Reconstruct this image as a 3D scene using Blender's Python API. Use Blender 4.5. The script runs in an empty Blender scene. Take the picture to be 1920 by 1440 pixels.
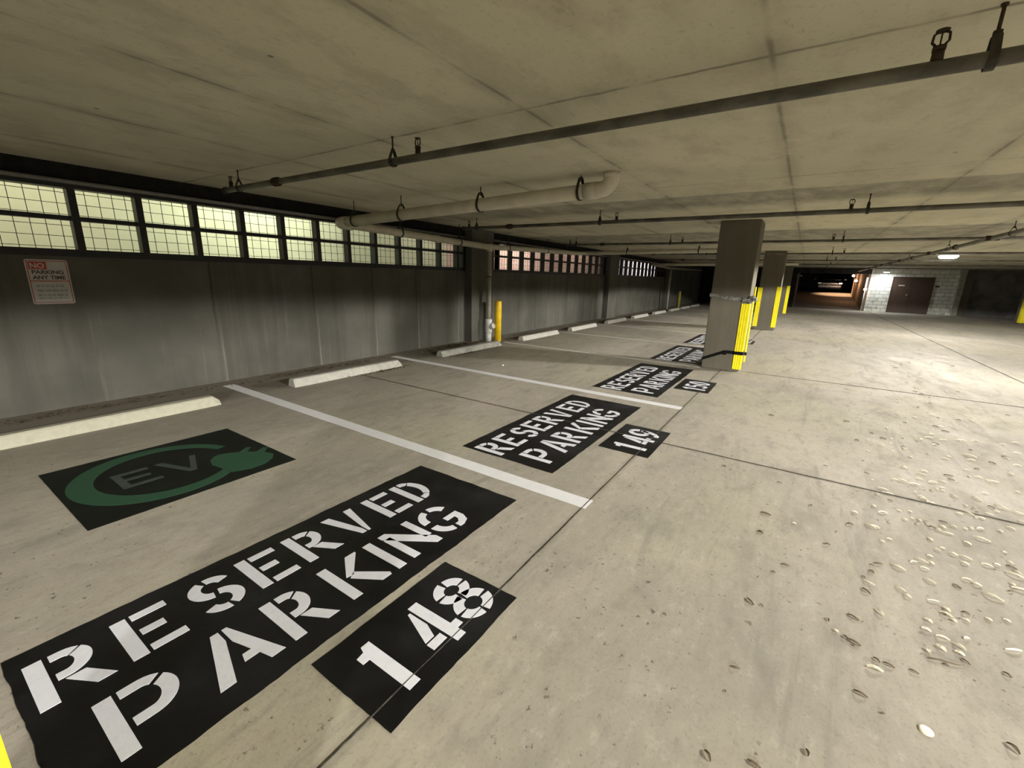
import bpy, bmesh, math, random
from mathutils import Vector, Matrix
from mathutils.geometry import tessellate_polygon

PI = math.pi
S = bpy.context.scene
C = S.collection

# ------------------------------------------------------------------ camera
# x runs along the row of stalls, y towards the grilled wall, z up (metres)
cam_d = bpy.data.cameras.new('camera')
cam_d.sensor_fit = 'HORIZONTAL'
cam_d.sensor_width = 36.0
cam_d.lens = 808.0 / 1920.0 * 36.0
cam_d.clip_start = 0.05
cam_d.clip_end = 300
cam = bpy.data.objects.new('camera', cam_d)
C.objects.link(cam)
cF = Vector((0.80980, 0.53348, -0.24419))
cR = Vector((0.55564, -0.83098, 0.02719))
cU = Vector((0.18841, 0.15770, 0.96935))
m = Matrix((cR, cU, -cF)).transposed().to_4x4()
m.translation = Vector((0, 0, 1.5))
cam.matrix_world = m
S.camera = cam

# ------------------------------------------------------------------ view + night sky
S.view_settings.view_transform = 'Standard'
S.view_settings.look = 'None'
S.view_settings.gamma = 1.0
S.view_settings.exposure = 0.95
S.view_settings.use_curve_mapping = False
w = bpy.data.worlds.new('night_sky')
S.world = w
w.use_nodes = True
w.node_tree.nodes['Background'].inputs[0].default_value = (0.10, 0.10, 0.13, 1)
w.node_tree.nodes['Background'].inputs[1].default_value = 0.004
try:
    S.cycles.max_bounces = 10
    S.cycles.diffuse_bounces = 8
    S.cycles.sample_clamp_indirect = 4.0
except Exception:
    pass

# ------------------------------------------------------------------ lamps
CEIL = 2.47
LAMP_Y = -3.35
LAMP_X = (-14.5, -6.3, 1.9, 10.1, 18.3)
LAMP_W = 50.0


def link_light(name, kind, loc, power, color, **kw):
    d = bpy.data.lights.new(name, kind)
    d.energy = power
    d.color = color
    for k, v in kw.items():
        setattr(d, k, v)
    o = bpy.data.objects.new(name, d)
    o.location = loc
    C.objects.link(o)
    return o


def batwing(light, cut=0.128, soft=0.04, top=3.2):
    """the wide low distribution of a garage luminaire with a shielded lens:
    strength ~ 1/cos up to the cut-off a few degrees below the horizontal"""
    light.use_nodes = True
    nt = light.node_tree
    em = [n for n in nt.nodes if n.type == 'EMISSION'][0]
    tc = nt.nodes.new('ShaderNodeTexCoord')
    sp = nt.nodes.new('ShaderNodeSeparateXYZ')
    nt.links.new(tc.outputs['Normal'], sp.inputs[0])
    ab = nt.nodes.new('ShaderNodeMath'); ab.operation = 'ABSOLUTE'
    nt.links.new(sp.outputs[2], ab.inputs[0])
    mx = nt.nodes.new('ShaderNodeMath'); mx.operation = 'MAXIMUM'
    nt.links.new(ab.outputs[0], mx.inputs[0]); mx.inputs[1].default_value = 1.0 / top
    pw = nt.nodes.new('ShaderNodeMath'); pw.operation = 'POWER'
    nt.links.new(mx.outputs[0], pw.inputs[0]); pw.inputs[1].default_value = -2.0
    st = nt.nodes.new('ShaderNodeMapRange'); st.interpolation_type = 'SMOOTHSTEP'
    nt.links.new(ab.outputs[0], st.inputs[0])
    st.inputs[1].default_value = cut - soft / 2
    st.inputs[2].default_value = cut + soft / 2
    ml = nt.nodes.new('ShaderNodeMath'); ml.operation = 'MULTIPLY'
    nt.links.new(pw.outputs[0], ml.inputs[0]); nt.links.new(st.outputs[0], ml.inputs[1])
    nt.links.new(ml.outputs[0], em.inputs['Strength'])


for lx in LAMP_X:
    o = link_light('ceiling_lamp_light', 'SPOT', (lx, LAMP_Y, CEIL - 0.17), LAMP_W * (3.5 if lx == 1.9 else 4), (1.0, 0.965, 0.90),
                   shadow_soft_size=0.16, spot_size=math.radians(178), spot_blend=0.0)
    batwing(o.data)
link_light('wall_pack_light', 'AREA', (32.95, -3.62, 2.20), 22, (0.93, 0.97, 1.0), shape='DISK', size=0.3)
for gx, gz in ((38.5, 1.72), (41.5, 2.1)):
    link_light('ramp_lantern_light', 'POINT', (gx, -2.5, gz), 22, (1.0, 0.55, 0.28), shadow_soft_size=0.08)
o = link_light('post_lantern_light', 'POINT', (33.2, -2.62, 1.3), 10, (1.0, 0.9, 0.8), shadow_soft_size=0.06)
o = link_light('ramp_top_fill', 'SPOT', (43.9, -2.3, 3.6), 1300, (1.0, 0.60, 0.32), shadow_soft_size=0.1, spot_size=math.radians(72), spot_blend=0.6)  # unseen warm spot added to brighten the ground at the ramp top
# unseen area lights added to brighten the neighbouring facade behind the grilles
for fx, fw, fc in ((-1.5, 14, (1.0, 0.95, 0.7)), (1.0, 20, (1.0, 0.94, 0.76)), (4.4, 50, (0.95, 1.0, 0.82)),
                   (8.6, 11, (1.0, 0.95, 0.8)), (13.0, 52, (1.0, 0.88, 0.86)), (18.0, 15, (1.0, 0.86, 0.8)),
                   (25.5, 30, (1.0, 0.95, 0.95)), (28.8, 170, (0.98, 0.97, 1.0))):
    o = link_light('facade_fill', 'AREA', (fx, 7.1, 3.4), fw, fc, shape='RECTANGLE', size=1.6, size_y=0.3)
    o.rotation_euler = (math.radians(52), 0, 0)

# ------------------------------------------------------------------ materials
MATS = {}


class NT:
    def __init__(self, name, rough=0.8, spec=0.3, metal=0.0):
        self.m = bpy.data.materials.new(name)
        self.m.use_nodes = True
        self.t = self.m.node_tree
        self.b = self.t.nodes['Principled BSDF']
        self.b.inputs['Roughness'].default_value = rough
        self.b.inputs['Specular IOR Level'].default_value = spec
        self.b.inputs['Metallic'].default_value = metal
        self.tc = self.t.nodes.new('ShaderNodeTexCoord')
        self.co = self.tc.outputs['Object']
        MATS[name] = self.m

    def n(self, typ, **kw):
        x = self.t.nodes.new(typ)
        for k, v in kw.items():
            setattr(x, k, v)
        return x

    def val(self, x, inp):
        if isinstance(x, (int, float)):
            inp.default_value = x
        elif isinstance(x, tuple):
            inp.default_value = x if len(x) == 4 else x + (1,)
        else:
            self.t.links.new(x, inp)

    def math(self, op, a, b=0.0, c=None, clamp=False):
        x = self.n('ShaderNodeMath', operation=op, use_clamp=clamp)
        self.val(a, x.inputs[0]); self.val(b, x.inputs[1])
        if c is not None:
            self.val(c, x.inputs[2])
        return x.outputs[0]

    def xyz(self):
        s = self.n('ShaderNodeSeparateXYZ')
        self.t.links.new(self.co, s.inputs[0])
        return s.outputs

    def noise(self, scale, detail=4, rough=0.55, stretch=(1, 1, 1), off=(0, 0, 0), dist=0.0):
        mp = self.n('ShaderNodeMapping')
        mp.inputs['Scale'].default_value = stretch
        mp.inputs['Location'].default_value = off
        self.t.links.new(self.co, mp.inputs[0])
        x = self.n('ShaderNodeTexNoise')
        x.inputs['Scale'].default_value = scale
        x.inputs['Detail'].default_value = detail
        x.inputs['Roughness'].default_value = rough
        x.inputs['Distortion'].default_value = dist
        self.t.links.new(mp.outputs[0], x.inputs['Vector'])
        return x.outputs[0]

    def ramp(self, x, lo, hi, a=0.0, b=1.0, smooth=True):
        r = self.n('ShaderNodeMapRange', interpolation_type='SMOOTHSTEP' if smooth else 'LINEAR')
        self.val(x, r.inputs[0])
        for i, v in enumerate((lo, hi, a, b)):
            r.inputs[i + 1].default_value = v
        return r.outputs[0]

    def mix(self, f, a, b):
        x = self.n('ShaderNodeMix', data_type='RGBA')
        self.val(f, x.inputs[0]); self.val(a, x.inputs[6]); self.val(b, x.inputs[7])
        return x.outputs[2]

    def color(self, c):
        self.val(c, self.b.inputs['Base Color'])

    def bump(self, h, strength=0.3, dist=0.01):
        x = self.n('ShaderNodeBump')
        x.inputs['Strength'].default_value = strength
        x.inputs['Distance'].default_value = dist
        self.t.links.new(h, x.inputs['Height'])
        self.t.links.new(x.outputs[0], self.b.inputs['Normal'])

    def line(self, coord, at, width, wob=None, wobamp=0.0):
        """1 on a wobbling line coord == at"""
        c = coord
        if wob is not None:
            c = self.math('ADD', coord, self.math('MULTIPLY', self.math('SUBTRACT', wob, 0.5), wobamp))
        d = self.math('ABSOLUTE', self.math('SUBTRACT', c, at))
        return self.ramp(d, 0.0, width, 1.0, 0.0)

    def lines(self, coord, at, period, width, wob=None, wobamp=0.0):
        c = coord
        if wob is not None:
            c = self.math('ADD', coord, self.math('MULTIPLY', self.math('SUBTRACT', wob, 0.5), wobamp))
        q = self.math('DIVIDE', self.math('SUBTRACT', c, at), period)
        d = self.math('MULTIPLY', self.math('ABSOLUTE', self.math('SUBTRACT', q, self.math('ROUND', q))), period)
        return self.ramp(d, 0.0, width, 1.0, 0.0)


def srgb(r, g, b):
    f = lambda c: (c / 255 / 12.92) if c <= 10 else ((c / 255 + 0.055) / 1.055) ** 2.4
    return (f(r), f(g), f(b), 1.0)


def simple(name, col, rough=0.6, spec=0.4, metal=0.0, var=0.12, scale=14.0, bump=0.0, stretch=(1, 1, 1)):
    q = NT(name, rough, spec, metal)
    n = q.noise(scale, 5, 0.6, stretch)
    f = q.ramp(n, 0.3, 0.7)
    a = tuple(c * (1 - var) for c in col[:3]) + (1,)
    b = tuple(min(1, c * (1 + var)) for c in col[:3]) + (1,)
    q.color(q.mix(f, a, b))
    if bump:
        q.bump(n, bump, 0.01)
    return q.m


# floor: trowelled pale concrete, dirt towards the wall, faint blotches and specks
q = NT('floor_concrete', 0.8, 0.12)
X, Y, Z = q.xyz()
big = q.noise(0.55, 5, 0.6, (0.6, 1.3, 1), dist=0.6)
mid = q.noise(3.2, 6, 0.65, (0.7, 1.2, 1), (3, 7, 0))
fine = q.noise(60, 4, 0.7)
med = q.noise(11, 6, 0.75, (0.8, 1.3, 1), (4, 1, 0))
base = q.mix(q.ramp(big, 0.35, 0.68), (0.325, 0.300, 0.248, 1), (0.430, 0.388, 0.325, 1))
base = q.mix(q.math('MULTIPLY', q.ramp(q.noise(0.35, 3, 0.5, off=(9, 2, 0)), 0.48, 0.62), 0.45), base, (0.42, 0.40, 0.285, 1))
base = q.mix(q.math('MULTIPLY', q.ramp(mid, 0.5, 0.68), 0.48), base, (0.25, 0.235, 0.20, 1))
base = q.mix(q.math('MULTIPLY', q.ramp(med, 0.5, 0.66), 0.30), base, (0.23, 0.205, 0.165, 1))
base = q.mix(q.math('MULTIPLY', q.ramp(med, 0.46, 0.34), 0.30), base, (0.52, 0.485, 0.41, 1))
base = q.mix(q.math('MULTIPLY', q.ramp(mid, 0.42, 0.25), 0.30), base, (0.50, 0.47, 0.39, 1))
sw = q.noise(1.6, 6, 0.7, (0.35, 2.2, 1), (1, 4, 0), 1.2)
base = q.mix(q.math('MULTIPLY', q.ramp(sw, 0.53, 0.68), 0.42), base, (0.20, 0.19, 0.165, 1))
base = q.mix(q.math('MULTIPLY', q.ramp(fine, 0.52, 0.72), 0.42), base, (0.17, 0.16, 0.14, 1))
speck = q.ramp(q.noise(26, 3, 0.6, off=(5, 5, 0)), 0.63, 0.70)
patch = q.ramp(q.noise(1.1, 3, 0.5, off=(2, 8, 0)), 0.42, 0.56)
base = q.mix(q.math('MULTIPLY', q.math('MULTIPLY', speck, patch), 0.8), base, (0.10, 0.085, 0.07, 1))
dirt = q.ramp(q.math('ADD', Y, q.math('MULTIPLY', mid, 0.5)), 5.55, 5.95)
base = q.mix(q.math('MULTIPLY', dirt, 0.72), base, (0.125, 0.105, 0.075, 1))
wallward = q.ramp(q.math('ADD', Y, q.math('MULTIPLY', big, 2.4)), 4.7, 6.6)  # broad uneven darkening towards the wall
base = q.mix(q.math('MULTIPLY', wallward, 0.40), base, (0.20, 0.185, 0.15, 1))
wearx = q.ramp(q.noise(2.2, 5, 0.7, (1.2, 0.35, 1), (7, 1, 0)), 0.55, 0.70)
base = q.mix(q.math('MULTIPLY', wearx, 0.18), base, (0.22, 0.19, 0.15, 1))
for c_, at, wd, k in ((Y, 1.02, 0.045, 0.5), (Y, -3.23, 0.05, 0.45), (X, 3.99, 0.045, 0.6), (X, 8.26, 0.05, 0.5), (X, -4.2, 0.05, 0.5)):
    jm = q.line(c_, at, wd, mid, 0.012)
    base = q.mix(q.math('MULTIPLY', jm, q.ramp(q.noise(2.6, 5, 0.7, off=(at, 3, 0)), 0.35, 0.65, 0.12, k)), base, (0.13, 0.115, 0.085, 1))
q.color(base)
hb = q.math('ADD', q.math('MULTIPLY', fine, 0.4), mid)
q.bump(hb, 0.22, 0.012)
q.t.links.new(q.ramp(mid, 0.3, 0.7, 0.72, 0.92), q.b.inputs['Roughness'])

# ceiling: olive-beige concrete with the print of the plywood forms
q = NT('ceiling_concrete', 0.85, 0.2)
X, Y, Z = q.xyz()
big = q.noise(0.5, 5, 0.6, dist=0.5)
mid = q.noise(2.6, 6, 0.65, (0.8, 1.4, 1), (1, 2, 3))
wob = q.noise(3.0, 5, 0.7, off=(4, 4, 4))
fine = q.noise(30, 4, 0.7)
base = q.mix(q.ramp(big, 0.33, 0.66), (0.49, 0.468, 0.350, 1), (0.60, 0.568, 0.430, 1))
base = q.mix(q.math('MULTIPLY', q.ramp(mid, 0.46, 0.66), 0.40), base, (0.345, 0.315, 0.235, 1))
base = q.mix(q.math('MULTIPLY', q.ramp(fine, 0.52, 0.72), 0.26), base, (0.22, 0.20, 0.14, 1))
# greyer mottled bands across the ceiling
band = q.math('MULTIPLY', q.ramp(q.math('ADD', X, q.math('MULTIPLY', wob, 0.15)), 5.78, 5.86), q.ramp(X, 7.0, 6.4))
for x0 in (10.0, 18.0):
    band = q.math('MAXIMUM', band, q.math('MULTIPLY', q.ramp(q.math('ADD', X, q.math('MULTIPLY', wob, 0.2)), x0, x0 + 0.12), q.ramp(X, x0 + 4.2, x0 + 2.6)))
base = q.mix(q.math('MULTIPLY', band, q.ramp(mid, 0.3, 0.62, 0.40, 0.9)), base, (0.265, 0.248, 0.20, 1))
ln = q.lines(Y, 1.58, 1.29, 0.022, wob, 0.035)
lx = q.line(X, 2.45, 0.022, wob, 0.05)
for xx in (5.1, -0.2, 10.2, 12.9, 15.5, 18.2):
    lx = q.math('MAXIMUM', lx, q.line(X, xx, 0.018, wob, 0.05))
brk = q.ramp(q.noise(2.0, 3, 0.6, off=(8, 8, 1)), 0.38, 0.6, 0.15, 1.0)
base = q.mix(q.math('MULTIPLY', q.math('MULTIPLY', q.math('MAXIMUM', ln, lx), brk), 0.75), base, (0.13, 0.118, 0.09, 1))
halo = q.lines(Y, 1.58, 1.29, 0.12, wob, 0.05)
base = q.mix(q.math('MULTIPLY', q.math('MULTIPLY', halo, brk), 0.42), base, (0.25, 0.23, 0.185, 1))
vo = q.n('ShaderNodeTexVoronoi'); vo.inputs['Scale'].default_value = 2.3
q.t.links.new(q.co, vo.inputs['Vector'])
hole = q.math('MULTIPLY', q.ramp(vo.outputs['Distance'], 0.030, 0.048, 1, 0), q.ramp(q.noise(1.3, 2, 0.5, off=(3, 3, 3)), 0.47, 0.55))
base = q.mix(q.math('MULTIPLY', hole, 0.7), base, (0.12, 0.10, 0.07, 1))
sm = q.ramp(q.noise(5, 5, 0.7, (0.5, 1.6, 1), (6, 1, 1)), 0.63, 0.74)
base = q.mix(q.math('MULTIPLY', sm, 0.4), base, (0.20, 0.175, 0.115, 1))
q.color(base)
q.bump(q.math('ADD', mid, q.math('MULTIPLY', fine, 0.25)), 0.2, 0.012)


def wall_mat(name, a, b, streak, stain_x=()):
    q = NT(name, 0.85, 0.2)
    X, Y, Z = q.xyz()
    big = q.noise(0.8, 5, 0.6)
    st = q.noise(2.2, 5, 0.65, (1.6, 1.6, 0.10), (2, 0, 0))
    st2 = q.noise(7, 5, 0.7, (1.0, 1.0, 0.05), (5, 0, 0))
    fine = q.noise(35, 4, 0.7)
    base = q.mix(q.ramp(big, 0.35, 0.65), a, b)
    base = q.mix(q.math('MULTIPLY', q.ramp(st, 0.45, 0.65), 0.45), base, streak)
    base = q.mix(q.math('MULTIPLY', q.ramp(st2, 0.58, 0.74), 0.30), base, (0.20, 0.19, 0.16, 1))
    for sx in stain_x:
        wob = q.noise(4, 4, 0.6, off=(sx, 0, 0))
        d = q.line(X, sx, 0.022, wob, 0.03)
        base = q.mix(q.math('MULTIPLY', d, q.math('MULTIPLY', q.ramp(Z, 1.2, 0.2, 0.0, 0.5), q.ramp(st2, 0.35, 0.6, 0.3, 1.0))), base, (0.27, 0.26, 0.22, 1))
        d2 = q.line(X, sx - 0.045, 0.02, wob, 0.04)
        base = q.mix(q.math('MULTIPLY', d2, q.ramp(Z, 0.3, 1.3, 0.1, 0.7)), base, (0.03, 0.027, 0.02, 1))
    base = q.mix(q.math('MULTIPLY', q.ramp(fine, 0.6, 0.78), 0.2), base, (0.08, 0.075, 0.06, 1))
    q.color(base)
    q.bump(q.math('ADD', big, q.math('MULTIPLY', fine, 0.2)), 0.2, 0.01)
    return q.m


wall_mat('wall_concrete', (0.078, 0.075, 0.062, 1), (0.112, 0.107, 0.090, 1), (0.056, 0.053, 0.043, 1),
         (2.62, 4.02, 5.15, 6.2, 7.42, 11.9, 13.4))
wall_mat('column_concrete', (0.118, 0.107, 0.082, 1), (0.145, 0.132, 0.102, 1), (0.100, 0.089, 0.067, 1))
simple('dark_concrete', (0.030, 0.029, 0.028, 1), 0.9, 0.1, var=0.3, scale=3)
simple('black_steel', (0.008, 0.0075, 0.008, 1), 0.45, 0.4, var=0.3)
simple('black_header', (0.012, 0.012, 0.010, 1), 0.8, 0.15, var=0.3)
simple('conduit_grey', (0.20, 0.195, 0.18, 1), 0.5, 0.4, 0.1)
simple('sprinkler_grey', (0.135, 0.128, 0.105, 1), 0.5, 0.45, 0.2, var=0.4, scale=9, stretch=(1, 0.5, 1))
simple('rusty_steel', (0.045, 0.030, 0.018, 1), 0.75, 0.3, 0.3, var=0.5)
simple('dark_iron', (0.040, 0.037, 0.026, 1), 0.6, 0.4, 0.4, var=0.4)
simple('pvc_cream', (0.52, 0.485, 0.38, 1), 0.45, 0.45, var=0.1, scale=5)
simple('pvc_dirty', (0.30, 0.28, 0.225, 1), 0.6, 0.35, var=0.2, scale=8)
simple('pvc_white', (0.46, 0.45, 0.42, 1), 0.5, 0.4, var=0.1)
simple('yellow_plastic', (0.80, 0.70, 0.012, 1), 0.42, 0.45, var=0.06)
simple('yellow_paint', (0.72, 0.47, 0.010, 1), 0.45, 0.45, var=0.14, scale=6)
simple('black_strap', (0.006, 0.006, 0.006, 1), 0.8, 0.1)
simple('yellow_dull', (0.22, 0.19, 0.03, 1), 0.6, 0.2, var=0.3)
simple('recess_concrete', (0.19, 0.185, 0.18, 1), 0.9, 0.1, var=0.3, scale=1.5)
simple('grey_wrap', (0.17, 0.17, 0.155, 1), 0.4, 0.6, 0.1, var=0.5, scale=25, bump=0.6)
simple('stop_cream', (0.40, 0.385, 0.30, 1), 0.75, 0.25, var=0.07, scale=20, bump=0.15)
simple('stop_white', (0.37, 0.36, 0.315, 1), 0.75, 0.25, var=0.10, scale=12, bump=0.2)
simple('stop_grey', (0.34, 0.335, 0.29, 1), 0.85, 0.2, var=0.25, scale=6, bump=0.3)
simple('leaf_brown', (0.085, 0.060, 0.035, 1), 0.8, 0.2, var=0.4)
simple('chip_tan', (0.86, 0.80, 0.64, 1), 0.45, 0.5, var=0.15)
simple('chip_dark', (0.17, 0.125, 0.075, 1), 0.6, 0.4, var=0.3)
simple('door_brown', (0.060, 0.036, 0.024, 1), 0.5, 0.4, var=0.1, scale=4)
simple('metal_silver', (0.55, 0.54, 0.50, 1), 0.35, 0.5, 0.7)
simple('car_black', (0.010, 0.010, 0.012, 1), 0.22, 0.6)
simple('car_glass', (0.012, 0.013, 0.016, 1), 0.08, 0.6)
simple('tyre_black', (0.012, 0.012, 0.012, 1), 0.85, 0.2)
simple('chrome', (0.70, 0.70, 0.70, 1), 0.15, 0.6, 0.9)
simple('joint_paint', (0.10, 0.10, 0.095, 1), 0.9, 0.1, var=0.5, scale=20)
simple('joint_dark', (0.070, 0.066, 0.058, 1), 0.9, 0.1, var=0.5, scale=20)
simple('sign_white', (0.40, 0.385, 0.36, 1), 0.5, 0.4, var=0.05)
simple('sign_red', (0.36, 0.035, 0.020, 1), 0.5, 0.4, var=0.08)
simple('sign_dark', (0.05, 0.035, 0.030, 1), 0.5, 0.4)
simple('sign_print', (0.27, 0.275, 0.255, 1), 0.6, 0.3)
simple('housing_white', (0.55, 0.55, 0.52, 1), 0.5, 0.4)
simple('facade_stucco', (0.62, 0.62, 0.44, 1), 0.9, 0.1, var=0.06, scale=2)
simple('asphalt', (0.11, 0.10, 0.09, 1), 0.85, 0.3, var=0.3, scale=5)

# ramp wall
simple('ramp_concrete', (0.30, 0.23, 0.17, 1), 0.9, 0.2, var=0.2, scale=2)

# floor paint: black ground, white letters, green emblem
q = NT('paint_black', 0.48, 0.4)
f = q.ramp(q.noise(3.0, 5, 0.6), 0.4, 0.75)
g = q.ramp(q.noise(60, 4, 0.7), 0.6, 0.8)
c = q.mix(f, (0.0035, 0.0036, 0.0040, 1), (0.0100, 0.0102, 0.0108, 1))
c = q.mix(q.math('MULTIPLY', g, 0.25), c, (0.035, 0.034, 0.030, 1))
q.color(c)
q.t.links.new(q.ramp(q.noise(2.0, 4, 0.6, off=(3, 3, 0)), 0.35, 0.7, 0.35, 0.7), q.b.inputs['Roughness'])
q.bump(q.noise(40, 4, 0.7), 0.15, 0.006)
q = NT('paint_green_black', 0.55, 0.3)
q.color(q.mix(q.ramp(q.noise(2.5, 4, 0.6), 0.4, 0.7), (0.0022, 0.0036, 0.0026, 1), (0.0050, 0.0080, 0.0056, 1)))


def paint(name, col, worn, k=0.35, scale=26):
    q = NT(name, 0.6, 0.35)
    f = q.ramp(q.noise(scale, 5, 0.75), 0.48, 0.75)
    g = q.ramp(q.noise(5, 5, 0.7, off=(2, 1, 0)), 0.35, 0.75)
    q.color(q.mix(q.math('MULTIPLY', f, k), q.mix(q.math('MULTIPLY', g, 0.25), col, worn), worn))
    q.bump(q.noise(45, 4, 0.7), 0.2, 0.006)
    return q.m


paint('paint_white', (0.72, 0.73, 0.78, 1), (0.52, 0.52, 0.54, 1))
paint('paint_line', (0.74, 0.74, 0.75, 1), (0.55, 0.545, 0.53, 1), 0.3)
paint('paint_line_old', (0.58, 0.565, 0.51, 1), (0.42, 0.40, 0.34, 1), 0.5)
paint('paint_green', (0.020, 0.070, 0.036, 1), (0.026, 0.075, 0.042, 1), 0.2, 12)
paint('paint_grey_green', (0.046, 0.060, 0.050, 1), (0.016, 0.020, 0.017, 1), 0.5)

# painted block wall and brick facade
q = NT('block_wall', 0.7, 0.3)
mp = q.n('ShaderNodeMapping'); mp.inputs['Rotation'].default_value = (math.radians(90), 0, math.radians(90))
sep = q.xyz()
cmb = q.n('ShaderNodeCombineXYZ')
q.t.links.new(sep[1], cmb.inputs[0]); q.t.links.new(sep[2], cmb.inputs[1])
bt = q.n('ShaderNodeTexBrick')
q.t.links.new(cmb.outputs[0], bt.inputs['Vector'])
bt.inputs['Color1'].default_value = (0.74, 0.74, 0.68, 1)
bt.inputs['Color2'].default_value = (0.60, 0.60, 0.54, 1)
bt.inputs['Mortar'].default_value = (0.40, 0.40, 0.36, 1)
bt.inputs['Scale'].default_value = 1.0
bt.inputs['Brick Width'].default_value = 0.4
bt.inputs['Row Height'].default_value = 0.2
bt.inputs['Mortar Size'].default_value = 0.018
st = q.ramp(q.noise(3.5, 4, 0.6), 0.52, 0.7)
q.color(q.mix(q.math('MULTIPLY', q.math('MULTIPLY', st, 0.6), q.ramp(sep[2], 1.5, 0.3)), bt.outputs['Color'], (0.16, 0.17, 0.13, 1)))

q = NT('facade_brick', 0.85, 0.2)
sep = q.xyz()
cmb = q.n('ShaderNodeCombineXYZ')
q.t.links.new(sep[0], cmb.inputs[0]); q.t.links.new(sep[2], cmb.inputs[1])
bt = q.n('ShaderNodeTexBrick')
q.t.links.new(cmb.outputs[0], bt.inputs['Vector'])
bt.inputs['Color1'].default_value = (0.62, 0.40, 0.30, 1)
bt.inputs['Color2'].default_value = (0.66, 0.52, 0.40, 1)
bt.inputs['Mortar'].default_value = (0.62, 0.56, 0.48, 1)
bt.inputs['Scale'].default_value = 1.0
bt.inputs['Brick Width'].default_value = 0.2
bt.inputs['Row Height'].default_value = 0.068
bt.inputs['Mortar Size'].default_value = 0.006
q.color(bt.outputs['Color'])
simple('facade_panel', (0.62, 0.60, 0.60, 1), 0.9, 0.1, var=0.05)


def emitter(name, col, s):
    m = bpy.data.materials.new(name)
    m.use_nodes = True
    b = m.node_tree.nodes['Principled BSDF']
    b.inputs['Base Color'].default_value = (0.8, 0.8, 0.8, 1)
    b.inputs['Emission Color'].default_value = col
    b.inputs['Emission Strength'].default_value = s
    MATS[name] = m
    return m


emitter('lens_glow', (0.90, 0.95, 1.0, 1), 14.0)
emitter('wall_pack_glow', (0.93, 0.97, 1.0, 1), 4.0)
emitter('lantern_glow', (1.0, 0.80, 0.60, 1), 6.0)
emitter('tube_glow', (1.0, 0.96, 0.90, 1), 1.6)


# ------------------------------------------------------------------ mesh helpers
class MB:
    def __init__(self):
        self.bm = bmesh.new()

    def box(self, x0, x1, y0, y1, z0, z1, bev=0.0):
        b = self.bm
        v = [b.verts.new(p) for p in ((x0, y0, z0), (x1, y0, z0), (x1, y1, z0), (x0, y1, z0),
                                      (x0, y0, z1), (x1, y0, z1), (x1, y1, z1), (x0, y1, z1))]
        fs = [b.faces.new([v[i] for i in f]) for f in
              ((0, 3, 2, 1), (4, 5, 6, 7), (0, 1, 5, 4), (1, 2, 6, 5), (2, 3, 7, 6), (3, 0, 4, 7))]
        if bev:
            es = list({e for f in fs for e in f.edges})
            bmesh.ops.bevel(b, geom=es, offset=bev, segments=2, affect='EDGES', profile=0.5)
        return self

    def tube(self, pts, r, seg=14, cap=True, smooth_r=None):
        """round bar through the points; r a number or one per point"""
        b = self.bm
        pts = [Vector(p) for p in pts]
        rs = r if isinstance(r, (list, tuple)) else [r] * len(pts)
        rings = []
        up = None
        for i, p in enumerate(pts):
            d = (pts[min(i + 1, len(pts) - 1)] - pts[max(i - 1, 0)]).normalized()
            if up is None:
                a = Vector((0, 0, 1)) if abs(d.z) < 0.9 else Vector((1, 0, 0))
                up = (a - d * a.dot(d)).normalized()
            else:
                up = (up - d * up.dot(d)).normalized()
            s = d.cross(up)
            rings.append([b.verts.new(p + (up * math.cos(t) + s * math.sin(t)) * rs[i])
                          for t in [2 * PI * k / seg for k in range(seg)]])
        for A, B in zip(rings, rings[1:]):
            for k in range(seg):
                f = b.faces.new((A[k], A[(k + 1) % seg], B[(k + 1) % seg], B[k]))
                f.smooth = True
        if cap:
            b.faces.new(rings[0][::-1]); b.faces.new(rings[-1])
        return self

    def ring(self, c, axis, R, r, seg=28, sec=8, a0=0, a1=2 * PI, squash=1.0):
        c = Vector(c); ax = Vector(axis).normalized()
        t = Vector((0, 0, 1)) if abs(ax.z) < 0.9 else Vector((1, 0, 0))
        u = (t - ax * t.dot(ax)).normalized(); v = ax.cross(u)
        n = seg
        pts = [c + (u * math.cos(a0 + (a1 - a0) * k / n) + v * math.sin(a0 + (a1 - a0) * k / n)) * R for k in range(n + 1)]
        return self.tube(pts, r, sec)

    def prism(self, poly, z0, z1):
        """polygon in x,y (may be concave) extruded in z"""
        b = self.bm
        tri = tessellate_polygon([[Vector((x, y, 0)) for x, y in poly]])
        lo = [b.verts.new((x, y, z0)) for x, y in poly]
        hi = [b.verts.new((x, y, z1)) for x, y in poly]
        for t in tri:
            try:
                b.faces.new([hi[i] for i in t]); b.faces.new([lo[i] for i in t[::-1]])
            except ValueError:
                pass
        n = len(poly)
        for i in range(n):
            j = (i + 1) % n
            b.faces.new((lo[i], lo[j], hi[j], hi[i]))
        return self

    def loft(self, sections):
        """quads between closed loops of equal length, capped"""
        b = self.bm
        R = [[b.verts.new(p) for p in s] for s in sections]
        n = len(R[0])
        for A, B in zip(R, R[1:]):
            for k in range(n):
                b.faces.new((A[k], A[(k + 1) % n], B[(k + 1) % n], B[k]))
        b.faces.new(R[0][::-1]); b.faces.new(R[-1])
        return self

    def build(self, name, mat, parent=None, loc=None):
        bmesh.ops.recalc_face_normals(self.bm, faces=self.bm.faces)
        me = bpy.data.meshes.new(name)
        self.bm.to_mesh(me); self.bm.free()
        me.materials.append(MATS[mat])
        o = bpy.data.objects.new(name, me)
        C.objects.link(o)
        if parent is not None:
            o.parent = parent
        if loc:
            o.location = loc
        return o


def tag(o, label=None, cat=None, group=None, kind=None):
    if label: o['label'] = label
    if cat: o['category'] = cat
    if group: o['group'] = group
    if kind: o['kind'] = kind
    return o


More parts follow.
